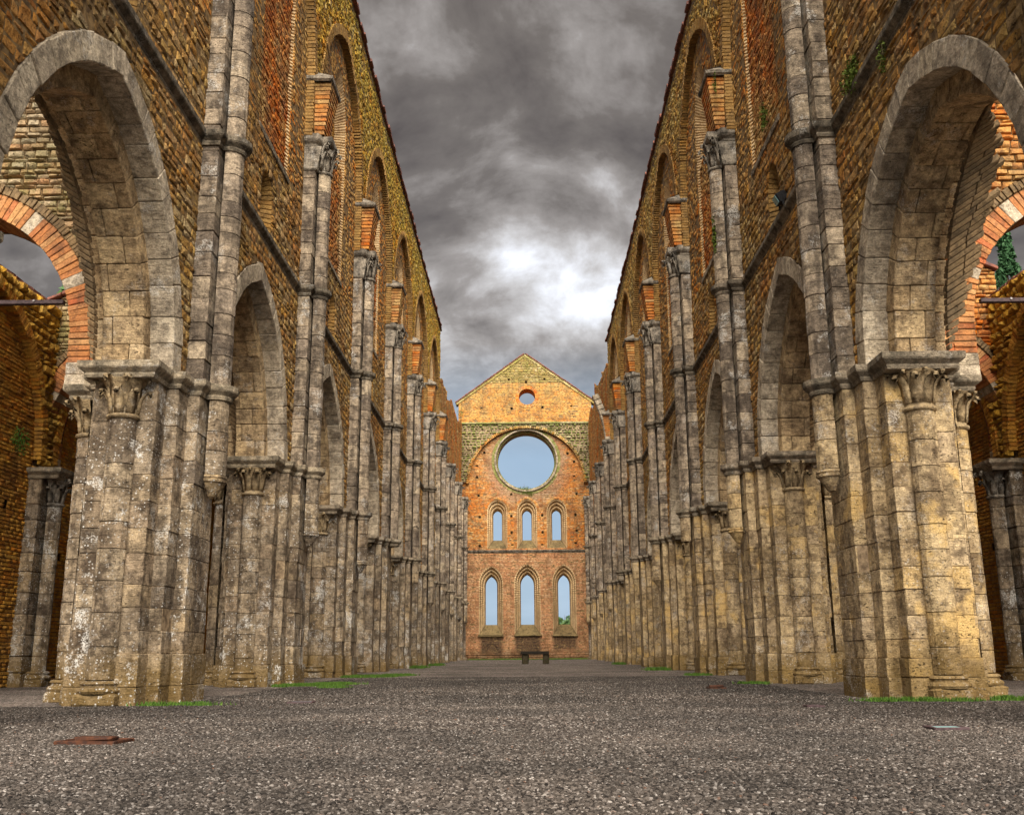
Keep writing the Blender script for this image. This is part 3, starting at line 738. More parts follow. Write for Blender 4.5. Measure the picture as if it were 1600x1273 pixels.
# ------------------------------------------------------------------ nave walls
E_ARC = dict(zs=4.15)
def arc_map(side, c, e, z0, mirror, Rref):
    def fn(V):          # V (...,3): arc length at Rref, radius, a
        ph = V[..., 0]/Rref; r = V[..., 1]
        y = -e + r*np.cos(ph); y = np.maximum(y, .0)
        z = z0 + r*np.sin(ph)
        return np.stack([side*V[..., 2], c + mirror*y, z], -1)
    return fn
def nave_wall(side):
    sd_ = 'left' if side < 0 else 'right'
    top = 17.15 if side < 0 else 16.45
    root = thing('nave_wall', (side*4.9, 30, 4.12), f'tall {sd_} nave wall of the roofless church, pointed arches below and brick clerestory above', 'wall')
    up = 'rubbleU' if side < 0 else 'rubbleUR'
    rng = np.random.default_rng(5+side)
    RT = {'rub': [], 'brk': [], 'upp': []}
    coreV = []; coreF = []; nc = 0
    def add_core(V, F):
        nonlocal nc
        if len(V) == 0: return
        coreV.append(V); coreF.append(F+nc); nc += len(V)
    NB = 10
    jag = {7: (14.6, 15.6), 8: (15.2, 16.0), 9: (15.6, 16.6)} if side < 0 else {7: (15.2, 16.6), 8: (16.0, 17.3), 9: (16.4, 16.9)}
    zb_all = 4.1
    soff = []; ring = []; ring_b = []; rubT = []; uppT = []; winB = []; splB = []; arB = []
    for b in range(0, NB):
        ya, yb = YK[b], YK[b+1]; yc = (ya+yb)/2; full = b < 7
        if b == NB-1: yb = 70.0
        hasarch = b < 9
        if b == 0: ya_ = ya-.3
        else: ya_ = ya
        hb = (YK[b+1]-YK[b])/2-.577; hb -= .13; ycw = yc
        if b == 0: hb = 2.57; yc = 10.22 if side < 0 else 10.34
        outer = Pointed(yc, hb, 4.0, 4.12, (3.14 if side < 0 else 2.92) if b == 0 else 3.06)
        holeA = [outer] if hasarch else []
        yc_a = yc; yc = ycw
        tri = Pointed(yc+.05, .40, 7.86, 8.45, .55)
        cc_, ch_ = (yc+.35, 1.08) if b == 1 else (yc+.1, .88); cl = Pointed(cc_, ch_, 9.5, 13.45, 1.5)
        fo = Pointed(yc, (YK[b+1]-YK[b])/2-.417, 4.0, 12.4, 3.2)
        ztop = top if full else None
        # --- spandrel and zone up to the formeret
        baseW = (ya_+.35, yb-.35)
        if full:
            T = fill(baseW, holeA, 4.14, 7.58, (.06, .17), (.08, .36), .016, .022)
            rubT += T
            T = fill(baseW, [tri], 7.82, 9.5, (.06, .17), (.08, .36), .016, .022); rubT += T
            # clerestory field: brick close to the window, rubble beside the shafts, inside the wall rib
            class Inv:
                def __init__(s, f): s.f = f
            def inside(z, fo=fo, baseW=baseW):
                q = fo.iv(z); return None if q is None else (max(q[0], baseW[0]), min(q[1], baseW[1]))
            T = fill(inside, [cl], 9.5, 15.58, (.06, .085), (.16, .28), .010, .002)
            brd = []
            for t_ in T:
                mid = abs((t_[0]+t_[1])/2-yc)
                brd.append(t_)
            winB.append(('field', brd))
            # infill of the blocked window
            inner = Pointed(cc_, ch_-.26, 9.75, 13.35, 1.2)
            def ins2(z, q=inner): return q.iv(z)
            flush = Pointed(cc_, ch_-.02, 9.5, 13.45, 1.46); zt_ = 14.95 if b <= 1 else 12.75+.25*math.sin(b*2.3)
            winB.append(('flush', fill(lambda z, q=flush: q.iv(z), [], 9.5, zt_, (.062, .078), (.18, .28), .012)))
            if b > 1: winB.append(('infill', fill(ins2, [], zt_-.1, 14.55, (.062, .078), (.18, .28), .012)))
            add_core(*sheet(lambda z, q=flush: q.iv(z), [], 9.5, zt_, .1, wallmap(side, 4.56)))
            # wall above the rib
            T = fill((ya_, yb), [fo], 12.42, top, (.06, .17), (.08, .34), .018, .022); uppT += T
            # backing sheets
            add_core(*sheet(baseW, holeA, 4.12, 7.8, .15, wallmap(side, 4.475)))
            add_core(*sheet((ya_, yb), [tri], 7.8, 9.5, .05, wallmap(side, 4.475)))
            add_core(*sheet((ya_, yb), [cl], 9.5, 12.45, .15, wallmap(side, 4.475)))
            add_core(*sheet((ya_, yb), [cl], 12.45, 15.7, .1, wallmap(side, 4.475)))
            add_core(*sheet((ya_, yb), [fo], 12.42, top, .1, wallmap(side, 4.345)))
            add_core(*sheet(inner_all(inner), [], 9.7, 14.55, .1, wallmap(side, 4.76)))
            add_core(*sheet((ya_, yb), holeA, 4.12, top, .15, wallmap(side, 5.42)))
            add_core(*sheet((yc-1.0, yc+1.0), [], 9.3, 15.2, .5, wallmap(side, 4.95)))
            splB.append((cl, inner)); arB.append((yc, fo.h))
            small = Pointed(yc+.05, .27, 7.95, 8.45, .42)
            splB.append((tri, small))
            winB.append(('dark', fill(lambda z, q=small: q.iv(z), [], 7.95, 8.62, (.06, .075), (.14, .22), .012)))
        else:
            z1, z2 = jag[b]
            ph = random.uniform(0, 6)
            def topf(y, z1=z1, z2=z2, ya=ya, yb=yb, ph=ph):
                u = (y-ya)/(yb-ya); return z1+(z2-z1)*u + .18*math.sin(y*1.1+ph)+.03*math.sin(y*3.1+ph)
            def jb(z, ya=ya_, yb=yb, topf=topf):
                L = []; st = None; N = 60
                for i in range(N):
                    y = ya+(yb-ya)*(i+.5)/N
                    if topf(y) > z:
                        if st is None: st = ya+(yb-ya)*i/N
                    elif st is not None: L.append((st, ya+(yb-ya)*i/N)); st = None
                if st is not None: L.append((st, yb))
                return L
            T = fill(jb, holeA, 4.14, max(z1, z2)+.5, (.09, .16), (.14, .34), .012, .008)
            for t_ in T: (rubT if (t_[4] < 9 or math.sin(t_[0]*1.9+t_[4]*1.1)+random.uniform(-.9, .9) > .2) else RT['brk']).append(t_)
            add_core(*sheet(jb, holeA, 4.12, max(z1, z2)+.4, .15, wallmap(side, 4.475)))
            add_core(*sheet(jb, holeA, 4.12, max(z1, z2)+.3, .15, wallmap(side, 5.42)))
            RT.setdefault('jb', []).append((jb, max(z1, z2)))
        # --- arch orders
        if hasarch:
            e = outer.e; z0 = 4.12; yc = yc_a
            for mir in (-1, 1):
                Ro = outer.R; phm = math.acos(e/Ro)*1.005; Ltot = phm*2.8
                nb_ = 11; cuts = np.linspace(0, Ltot, nb_+1); cuts[1:-1] += rng.normal(0, .02, nb_-1)
                fm = arc_map(side, yc, e, z0, mir, 2.8)
                B = [(cuts[i]+.003, cuts[i+1]-.003, Ro-.31+rng.normal(0, .004), Ro+rng.normal(0, .008), 4.455+rng.normal(0, .004), 4.78) for i in range(nb_)]
                ring.append(fm(cboxes(B, .010, rng, .002)))
                phm = math.acos(e/Ro)*1.005; Ltot = phm*2.5; nb_ = 11; cuts = np.linspace(0, Ltot, nb_+1); cuts[1:-1] += rng.normal(0, .02, nb_-1)
                fm = arc_map(side, yc, e, z0, mir, 2.5); B = []
                for i in range(nb_):
                    j = 4.95+.22*(i % 2)+rng.normal(0, .02)
                    B += [(cuts[i]+.003, cuts[i+1]-.003, Ro-.57+rng.normal(0, .004), Ro-.25, 4.76+rng.normal(0, .003), j-.003), (cuts[i]+.003, cuts[i+1]-.003, Ro-.57+rng.normal(0, .004), Ro-.25, j+.003, 5.28)]
                soff.append(fm(cboxes(B, .010, rng, .002)))
                fm2 = arc_map(side, yc, e, z0, mir, 2.8)
                B = [(cuts[i]*1.1+.003, cuts[i+1]*1.1-.003, Ro-.33, Ro, 5.2, 5.5) for i in range(nb_)]
                ring_b.append(fm2(cboxes(B, .012, rng, .002)))
    # emit ----------------------------------------------------------
    V = np.concatenate(ring); emit(root, 'voussoir', V, CBF, 'arch', 200, 11, 'outer_arch_rings')
    V = np.concatenate(soff); emit(root, 'soffit_stone', V, CBF, 'archdk', 260, 11, 'inner_arch_rings')
    V = np.concatenate(ring_b); emit(root, 'rear_arch_stone', V, CBF, 'archdk', 40, 12, 'rear_arch_rings')
    V, F = tiles_geo(rubT, wallmap(side, 4.475), .008, .009, .014, .010, bulge=.018)
    emit(root, 'rubble_stone', V, F, 'rubble', 300, 10, 'rubble_masonry')
    V, F = tiles_geo(uppT, wallmap(side, 4.345), .012, .014, .014, .012, bulge=.026)
    emit(root, 'upper_rubble_stone', V, F, up, 300, 10, 'upper_rubble_masonry')
    if RT['brk']:
        V, F = tiles_geo(RT['brk'], wallmap(side, 4.475), .012, .012, .014, .01, bulge=.02); emit(root, 'broken_brick', V, F, 'brick', 60, 11, 'broken_brickwork')
    fld = [t_ for n_, T in winB if n_ == 'field' for t_ in T]; inf = [t_ for n_, T in winB if n_ == 'infill' for t_ in T]; flu = [t_ for n_, T in winB if n_ == 'flush' for t_ in T]; dk = [t_ for n_, T in winB if n_ == 'dark' for t_ in T]
    V, F = tiles_geo(fld, wallmap(side, 4.485), .012, .010, .005, .003); emit(root, 'wall_brick', V, F, 'brickfield', 290, 10, 'clerestory_brickwork')
    V, F = tiles_geo(inf, wallmap(side, 4.75), .03, .010, .005, .003); emit(root, 'recessed_brick', V, F, 'brickL', 80, 9, 'recessed_bricks')
    V, F = tiles_geo(flu, wallmap(side, 4.55), .014, .012, .006, .004); emit(root, 'brick', V, F, 'brick', 290, 9, 'window_infill_bricks')
    V, F = tiles_geo(dk, wallmap(side, 4.80), .02, .008, .005, .003); emit(root, 'niche_brick', V, F, 'brick', 60, 10, 'niche_brickwork')
    # splayed jambs
    SV = []; SVs = []; SVn = []
    for q, (o_, i_) in enumerate(splB):
        big = o_.h > .6; fr = o_.fr(); L = fr[3]; n = int(L/.075) if big else int(L/.09)
        a0, a1 = (4.48, 4.76) if big else (4.48, 4.82)
        T = [((i+.06)/n, (i+.94)/n, (i+.06)/n, (i+.94)/n, 0.02, .98) for i in range(n)]
        def fn(s, t, d, o_=o_, i_=i_, fr=fr, a0=a0, a1=a1):
            x0, z0 = o_.pt(s, fr); x1, z1 = i_.pt(s, fr); tt = np.clip(t, 0, 1)
            x = x0*(1-tt)+x1*tt; z = z0*(1-tt)+z1*tt; a = a0*(1-tt)+a1*tt
            c = i_.c; x = x - np.sign(x-c)*d*.8
            return np.stack([side*a, x, z], -1)
        V, F = tiles_geo(T, fn, .006, .004, .0015, .0008, back=-.05)
        (SV if big else SVn).append(V)
        # sloping sill
        B = cboxes([(4.44, a1+.05, o_.c-o_.h, o_.c+o_.h, o_.zb-.1, o_.zb+.03)], .015, rng, .003)
        V2 = B.copy(); V2[..., 2] += np.where(V2[..., 0] > 4.6, (i_.zb-o_.zb)*1.0, 0); V2[..., 0] *= side; SVs.append(V2)
    emit(root, 'jamb_brick', np.concatenate(SV), F, 'brickpale', 290, 10, 'window_jamb_bricks')
    emit(root, 'niche_jamb_brick', np.concatenate(SVn), F, 'brickrib', 100, 10, 'niche_jamb_bricks')
    emit(root, 'window_sill', np.concatenate(SVs), CBF, 'impost', 40, 0)
    # brick wall ribs around every clerestory window
    AV = []
    for yc, fh in arB:
        fo = Pointed(yc, fh, 10.95, 12.4, 3.2); L = fo.R*fo.phi
        for mir in (-1, 1):
            n = int(L/.078); T = [(i*L/n+.006, (i+1)*L/n-.006, i*L/n+.006, (i+1)*L/n-.006, fo.R-.05, fo.R+.20) for i in range(n)]
            mp = arc_map(side, yc, fo.e, 12.4, mir, fo.R)
            V, F = tiles_geo(T, lambda s, t, d: mp(np.stack([s, t, 4.34-d+0*s], -1)), .035, .012, .004, .002, back=-.16); AV.append(V)
            n = 18; T = [(11.1+i*.075+.005, 11.1+(i+1)*.075-.005)*2+(0, .22) for i in range(n)]
            fn = lambda s, t, d: np.stack([side*(4.34-d), yc+mir*(fo.h-.05+t), s], -1)
            V, F = tiles_geo(T, fn, .035, .012, .004, .002, back=-.16); AV.append(V)
    emit(root, 'rib_brick', np.concatenate(AV), F, 'brickrib', 290, 10, 'wall_rib_bricks')
    # core + top
    V = np.concatenate(coreV); F = np.concatenate(coreF); mk('wall_core', V, F, 'mortarO', root, origin=wl(root))
    mk('wall_head', *cbj(cboxes([(min(side*4.33, side*5.45), max(side*4.33, side*5.45), YK[0]-.3, YK[7]-.05, top-.25, top-.02)], .01, rng, 0)), 'mortarO', root)
    mk('wall_end', *cbj(cboxes([(min(side*4.36, side*5.4), max(side*4.36, side*5.4), YK[7]-.3, YK[7]-.06, 12.5, top-.02)], .01, rng, 0)), 'rubbleM', root)
    for jb, zt in RT.get('jb', []):
        V_ = []; F_ = []
        for i, z in enumerate(np.arange(13.5, zt+.6, .3)):
            for a, b_ in ivals(jb, [], z):
                k = len(V_); V_ += [(side*4.47, a, z-.12), (side*4.47, b_, z-.12), (side*5.42, b_, z-.12), (side*5.42, a, z-.12)]; F_.append((k, k+1, k+2, k+3))
        mk('broken_wall_head', V_, F_, 'rubbleM', root)
    # coping tiles
    T = []; y = YK[0]-.3; B = []
    while y < YK[7]-.1:
        l = .42; B.append((*((lambda q: (min(side*q, side*5.5), max(side*q, side*5.5)))(4.24+random.uniform(-.03, .035))), y+.005, y+l-.005, top-.03+random.uniform(-.015, .01), top+.05+random.uniform(-.025, .03))); y += l
    emit(root, 'coping_tile', cboxes(B, .012, rng, .006), CBF, 'tile', 200, 0)
    return root
def inner_all(q):
    return lambda z: q.iv(z) if q.iv(z) else None
def pilasters(side, root):
    """pilaster and half shaft on every pier, from the impost to the vault capital"""
    rng = np.random.default_rng(15+side)
    PB = []; DR = []; FR = None; SB = []
    for k in range(0, 11):
        y = YK[k]
        if y > 69.5: continue
        zt = 10.35
        z = 4.13
        while z < zt-.05:
            h = rng.choice([.26, .31, .36, .4]); h = zt-z if z+h > zt-.15 else h
            PB.append((4.24+rng.normal(0, .004), 4.6, y-.35, y+.35, z+.004, z+h-.004)); z += h
        z = 4.13
        while z < zt-.05:
            h = rng.choice([.24, .3, .36, .42]); h = zt-z if z+h > zt-.15 else h
            V, FR = drum_v(.19, math.pi, 1.75, z+.002, z+h-.002, (0, 0), rng=rng)
            V[:, 0] += 4.16; V[:, 0] *= side; V[:, 1] += y; DR.append(V); z += h
        # springer above the capital: brick block under a stone ledge
        if k < 8:
            for i in range(12):
                z = 11.2+i*.098; w_ = .30+.10*i/12
                n = 3
                for j in range(n): SB.append((4.10-.012*i, 4.45, y-w_+2*w_*j/n+.006, y-w_+2*w_*(j+1)/n-.006, z+.006, z+.09))
    B = cboxes(PB, .008, rng, .003); B[..., 0] *= side
    emit(root, 'pilaster_stone', B, CBF, 'stoneH', 160, 11, 'pilaster_stones')
    emit(root, 'shaft_drum', np.array(DR), np.array(FR), 'stoneH', 160, 11, 'shaft_drums')
    B = cboxes(SB, .008, rng, .003); B[..., 0] *= side
    emit(root, 'springer_brick', B, CBF, 'brick', 120, 10, 'springer_bricks')
    for k in range(0, 11):
        y = YK[k]
        if y > 69.5: continue
        lead = lambda P: [(p[0], p[1]) for p in P]
        arc = [(4.16-.19*math.cos(a), y+.19*math.sin(a)) for a in np.linspace(-1.3, 1.3, 9)]
        path = [(4.5, y-.36), (4.24, y-.36), (4.24, y-.2)]+arc+[(4.24, y+.2), (4.24, y+.36), (4.5, y+.36)]
        if k >= 0:
            # string course round the shaft, running on along the wall to the next pier
            nx = YK[k+1]-.36 if k < 10 else 69.9
            full = path if k >= 9 else path+[(4.5, nx)]
            P = [(side*a, b) for a, b in full]
            if side > 0: P = P[::-1]
            V, F = sweep(P, [(o, z+7.6) for o, z in STRING])
            mk('string_course', V, F, 'string', root)
        # vault capital and its abacus
        zc = 10.35
        V, F = lathe([(.18, 0), (.215, .02), (.215, .05), (.185, .07)], 10, -1.6, 1.6)
        c = capital(root, (side*4.16-wl(root)[0], y-wl(root)[1], zc-wl(root)[2]), math.pi if side > 0 else 0, 'carvedk', r=.19, h=.55, kind=k)
        B = cboxes([(4.20, 4.6, y-.38, y+.38, 10.36, 10.9)], .03, rng, .004); B[..., 0] = np.where((B[..., 2] > 10.6) & (B[..., 0] < 4.4), B[..., 0]-.07, B[..., 0]); B[..., 0] *= side
        mk('pilaster_capital', *cbj(B), 'carvedk', root)
        for yy in (-.3, .3):
            for zz_ in (.06, .26):
                k2 = ('leaf', .234, .1745, .035, .052, 'carvedk')
                me = [v for kk, v in _leaf.items() if kk[0] == 'leaf' and kk[-1] == 'carvedk'][0]
                l = bpy.data.objects.new('capital_leaf', me); link(l, root); l.scale = (1, 1.5, 1.2); l.location = (side*4.31-wl(root)[0], y+yy-wl(root)[1], zc+zz_-wl(root)[2]); l.rotation_euler = (0, 0, math.pi if side > 0 else 0)
        ab = [(4.5, y-.42), (4.2, y-.42), (4.14, y-.26), (3.95, y-.26), (3.95, y+.26), (4.14, y+.26), (4.2, y+.42), (4.5, y+.42)]
        P = [(side*a, b) for a, b in ab]
        if side > 0: P = P[::-1]
        V, F = sweep(P, [(-.06, 0), (-.05, .05), (0, .09), (.02, .12), (.03, .14), (.03, .25), (-.2, .25)])
        V[:, 2] += 10.9
        n = len(ab); kk = 7; F = F+[tuple(i*kk+5 for i in range(n)), tuple(i*kk for i in range(n))]
        mk('abacus', V, F, 'carvedk', root)
        if k < 8:
            P = [(side*a, b) for a, b in [(4.5, y-.46), (3.98, y-.44), (3.98, y+.44), (4.5, y+.46)]]
            if side > 0: P = P[::-1]
            V, F = sweep(P, [(0, 12.36), (.05, 12.40), (.06, 12.46), (0, 12.5), (-.5, 12.9)])
            mk('springer_ledge', V, F, 'carvedk', root)
for side in (-1, 1):
    r_ = nave_wall(side); pilasters(side, r_)
    if side > 0: NWR = r_
    else: NWL = r_

# stone vault rib left standing on the right near the end wall
rib = []
for i in range(9):
    a0, a1 = i/9, (i+1)/9
    P = lambda u: np.array([4.22-.62*u**1.7, 50.25, 11.15+2.35*u])
    p, q = P(a0+.005), P(a1-.005); d = (q-p)/np.linalg.norm(q-p); n = np.cross(d, [0, 1, 0]); n /= np.linalg.norm(n)
    B = cboxes([(-.17, .17, -.16, .16, 0, 1)], .03, R8, .004)[0]
    B[:, 2] = np.clip(B[:, 2], 0, 1)
    rib.append(p + B[:, :1]*1.5*np.array([0, 1, 0]) + B[:, 1:2]*n + B[:, 2:]*(q-p))
for v in rib: mk('vault_rib_stone', v, CBF, 'arch', NWR)

# ------------------------------------------------------------------ end wall
def end_wall():
    rng = np.random.default_rng(99)
    root = thing('end_wall', (0, 70.6, 0), 'gabled east end wall with six lancets, a big round window and a small round one above', 'wall')
    Y = 70.0
    lows = [(Pointed(c, hw, 2.0, zo, r), Pointed(c, hi, 2.7, zi, ri)) for c, hw, zo, r, hi, zi, ri in ((-2.43, .82, 5.5, 1.12, .40, 5.32, .65), (.05, .88, 5.55, 1.2, .455, 5.37, .72), (2.56, .80, 5.55, 1.15, .40, 5.38, .66))]
    ups = [(Pointed(c, .69, 7.76, 10.42, .78), Pointed(c, .31, 8.43, 10.16, .38)) for c in (-1.99, .07, 2.13)]
    big = Circle(.05, 13.95, 2.42); sm = Circle(.16, 18.56, .82)
    put = [(-1.13, 19.87), (1.42, 19.84), (.1, 19.65), (-3.09, 17.74), (-.94, 17.72), (1.25, 17.75), (3.3, 17.83), (-2.89, 14.55), (-3.39, 13.59), (-3.39, 12.77), (-3.28, 11.49), (-1.01, 11.56), (-3.2, 10.0), (-1.01, 10.03),
           (2.97, 14.4), (3.42, 13.81), (3.39, 12.81), (3.54, 11.56), (3.43, 10.09), (1.13, 10.07), (-3.2, 8.0), (-.95, 8.05), (1.1, 8.05), (3.4, 8.15), (-1.0, 8.9), (1.14, 8.9), (3.5, 9.0)]
    PH = [Rect(x-.075, x+.075, z-.09, z+.09) for x, z in put]
    W_ = 4.72
    gab = lambda z: (-W_, W_) if z < 18.25 else ((-(21.68-z)/3.43*W_, (21.68-z)/3.43*W_) if z < 21.6 else None)
    H = [q[0] for q in lows+ups]+[big, sm]+PH
    arch = Pointed(.05, 4.08, 9.0, 12.3, 3.95)
    # zones
    T = fill((-6, 6), [], -.1, .9, (.12, .22), (.2, .45), .015, .01)
    V, F = tiles_geo(T, facemap(Y-.06), .03, .02, .015, .01, bulge=.03); emit(root, 'footing_stone', V, F, 'brickend', 20, 9, 'footing_stones')
    T = fill((-6, 6), H, .9, 7.5, (.085, .11), (.2, .34), .016, .003)+fill(gab, H, 7.7, 16.6, (.085, .11), (.2, .34), .016, .003)+fill(gab, H, 16.6, 19.6, (.085, .11), (.2, .34), .016, .003)
    V, F = tiles_geo(T, facemap(Y), .006, .012, .006, .004); emit(root, 'brick', V, F, 'brickend', 200, 8, 'end_wall_brickwork')
    T = fill(gab, H, 19.6, 21.6, (.1, .19), (.14, .36), .02, .01)
    V, F = tiles_geo(T, facemap(Y), .03, .03, .02, .012, bulge=.03); emit(root, 'gable_stone', V, F, 'gablest', 60, 8, 'gable_rubble')
    # projecting torn vault band over the big wall arch
    T = fill((-4.7, 4.7), [arch, big], 12.4, 16.62, (.11, .22), (.16, .42), .03, .02)
    V, F = tiles_geo(T, facemap(Y-.26), .05, .07, .03, .02, bulge=.07, back=-.3); emit(root, 'vault_rubble_stone', V, F, 'rubbleM', 120, 8, 'torn_vault_rubble')
    V, F = sheet((-4.7, 4.7), [arch, big], 12.4, 16.6, .1, facemap(Y-.24)); mk('torn_vault_core', V, F, 'mortar', root)
    mk('torn_vault_shelf', *cbj(cboxes([(-4.7, 4.7, Y-.42, Y+.02, 16.5, 16.62)], .04, rng, .02)), 'rubbleM', root)
    L = arch.R*arch.phi; AV = []
    for mir in (-1, 1):
        n = 46; T = [(i*L/n+.006, (i+1)*L/n-.006)*2+(arch.R-.08, arch.R+.12) for i in range(n)]
        def fn(s, t, d, mir=mir):
            ph = s/arch.R; return np.stack([arch.c+mir*(np.maximum(t*np.cos(ph)-arch.e, 0)), Y-.27-d, arch.zs+t*np.sin(ph)], -1)
        V, F = tiles_geo(T, fn, .03, .02, .005, .003, back=-.3); AV.append(V)
    emit(root, 'wall_arch_stone', np.concatenate(AV), F, 'rubble', 90, 8, 'wall_arch_stones')
    # core sheets front and back, thickness 1.2
    for yy, st in ((Y+.005, .06), (Y+1.2, .06)):
        hs = [q[0] for q in lows+ups]+[Circle(.05, 13.95, 2.42), Circle(.16, 18.56, .8)]+(PH if yy < Y+.5 else []) if yy < Y+.5 else [q[1] for q in lows+ups]+[Circle(.05, 13.95, 2.0), Circle(.16, 18.56, .6)]
        V, F = sheet(lambda z: (-6, 6) if z < 7.5 else gab(z), hs, -.2, 21.55, st, facemap(yy)); mk('wall_core', V, F, 'mortarO', root)
    # splayed windows
    def splay(o_, i_, y0, y1, n, mat, name, lab=None):
        fr = o_.fr(); T = []
        for i in range(n):
            for k in range(3): a = (k+.04)/3; b_ = (k+.96)/3; T.append(((i+.05)/n, (i+.95)/n, (i+.05)/n, (i+.95)/n, a, b_))
        def fn(s, t, d):
            x0, z0 = o_.pt(s, fr); x1, z1 = i_.pt(s, fr); x = x0*(1-t)+x1*t; z = z0*(1-t)+z1*t
            return np.stack([x-np.sign(x-i_.c)*d, y0*(1-t)+y1*t, z], -1)
        V, F = tiles_geo(T, fn, .005, .006, .0008, .0004, back=-.04)
        f = mk(name, *(lambda V_, F_: (V_.reshape(-1, 3), (F_[None]+(np.arange(len(V_))*V_.shape[1])[:, None, None]).reshape(-1, F_.shape[1])))(V, F), mat, root)
        u = np.linspace(0, 1, 81); xo, zo = o_.pt(u, fr); xi, zi = i_.pt(u, fr); V = []
        for k in range(81): V += [(xo[k]+np.sign(xo[k]-o_.c)*.006, y0+.01, zo[k]), (xi[k]+np.sign(xi[k]-i_.c)*.006, y1+.01, zi[k])]
        mk('splay_bed', V, [(2*i, 2*i+1, 2*i+3, 2*i+2) for i in range(80)], 'brickpale', root)
        # straight inner reveal
        u = np.linspace(0, 1, 41); x, z = i_.pt(u); V = []
        for a, b_ in zip(x, z): V += [(a, y1-.01, b_), (a, y1+.55, b_)]
        mk('inner_reveal', V, [(2*i, 2*i+1, 2*i+3, 2*i+2) for i in range(40)], mat, root)
        # sloped sill
        V = [(o_.c-o_.h, y0, o_.zb), (o_.c+o_.h, y0, o_.zb), (i_.c+i_.h, y1, i_.zb), (i_.c-i_.h, y1, i_.zb), (i_.c+i_.h, y1+.55, i_.zb), (i_.c-i_.h, y1+.55, i_.zb)]
        mk('sloping_sill', V, [(0, 1, 2, 3), (3, 2, 4, 5)], 'sill', root)
    for o_, i_ in lows:
        splay(o_, i_, Y, Y+.65, 60, 'brickpale', 'lancet_window')
        B = cboxes([(o_.c-o_.h-.05, o_.c+o_.h+.05, Y-.16, Y+.1, 1.9, 2.02)], .03, rng, .02); mk('sill_ledge', *cbj(B), 'sill', root)
    for o_, i_ in ups:
        splay(o_, i_, Y, Y+.65, 44, 'brickpale', 'lancet_window')
    # brick hoods over upper lancets
    AV = []
    for o_, i_ in ups:
        L = o_.R*o_.phi
        for mir in (-1, 1):
            n = 14; T = [(i*L/n+.005, (i+1)*L/n-.005)*2+(o_.R, o_.R+.17) for i in range(n)]
            def fn(s, t, d, mir=mir, o_=o_):
                ph = s/o_.R; return np.stack([o_.c+mir*np.maximum(t*np.cos(ph)-o_.e, 0), Y-.02-d, o_.zs+t*np.sin(ph)], -1)
            V, F = tiles_geo(T, fn, .02, .01, .004, .002); AV.append(V)
    emit(root, 'hood_brick', np.concatenate(AV), F, 'brick', 90, 5, 'hood_bricks')
    # round windows: moulded rings of bricks
    def ring(c, zc, prof, n, mat, name, nm=300):
        Vs = []
        for (r0, r1, y0, y1) in prof:
            T = [(2*math.pi*i/n+.006/r1, 2*math.pi*(i+1)/n-.006/r1)*2+(0, 1) for i in range(n)]
            def fn(s, t, d):
                r = r0*(1-t)+r1*t
                return np.stack([c+(r-d*.0)*np.cos(s), (y0*(1-t)+y1*t)-d, zc+r*np.sin(s)], -1)
            V, F = tiles_geo(T, fn, .015, .008, .0015, .0005, back=-.06, nseg=1); Vs.append(V)
        emit(root, name, np.concatenate(Vs), F, mat, nm, 5, name+'s_far')
    ring(.05, 13.95, [(2.42, 2.16, Y-.02, Y-.02), (2.16, 2.10, Y-.10, Y-.10), (2.08, 2.0, Y+.1, Y+.12)], 84, 'rubbleM', 'oculus_stone', 90)
    ring(.16, 18.56, [(.82, .58, Y-.02, Y-.02)], 36, 'brick', 'oculus_brick', 40)
    V, F = lathe([(2.42, 0), (2.10, .02), (2.10, .12), (2.04, .2), (2.0, .3), (2.0, 1.25)], 64)
    V = np.stack([V[:, 0]+.05, Y+V[:, 2]-.03, 13.95+V[:, 1]], -1); mk('great_oculus', V, F, 'brickend', root)
    V, F = lathe([(2.22, -.06), (2.22, -.12), (2.14, -.14), (2.10, -.10), (2.10, 0)], 64)
    V = np.stack([V[:, 0]+.05, Y+V[:, 2]-.03, 13.95+V[:, 1]], -1); mk('oculus_moulding', V, F, 'impost', root)
    V, F = lathe([(.82, 0), (.58, .02), (.58, 1.25)], 40)
    V = np.stack([V[:, 0]+.16, Y+V[:, 2]-.01, 18.56+V[:, 1]], -1); mk('small_oculus', V, F, 'brick', root)
    # putlog hole linings are dark gaps ; string course
    V, F = sweep([(-4.6, Y), (4.6, Y)], [(o, z+7.5) for o, z in STRING]); mk('string_course', V, F, 'string', root)
    # gable coping
    for sx in (-1, 1):
        n = 22; B = []
        p0 = np.array([sx*4.95, 0, 18.12]); p1 = np.array([0.0, 0, 21.72]); d = p1-p0; L = np.linalg.norm(d); d /= L; nn = np.array([-d[2], 0, d[0]])*(-sx)
        nn = np.array([sx*abs(d[2]), 0, abs(d[0])])
        Bx = cboxes([(i*L/n+.01, (i+1)*L/n-.01, -.14, 1.35, .02, .10) for i in range(n)], .02, rng, .01)
        V = p0+Bx[..., :1]*d+Bx[..., 2:]*nn+Bx[..., 1:2]*np.array([0, 1, 0])+np.array([.03, Y, 0])
        for v in V: mk('coping_tile', v, CBF, 'tile', root)
        Bx = cboxes([(i*L/9+.004, (i+1)*L/9-.004, -.07, .3, -.16, .015) for i in range(9)], .015, rng, .008)
        V = p0+Bx[..., :1]*d+Bx[..., 2:]*nn+Bx[..., 1:2]*np.array([0, 1, 0])+np.array([.03, Y, 0])
        for v in V: mk('verge_stone', v, CBF, 'gablest', root)
    return root
EW = end_wall()
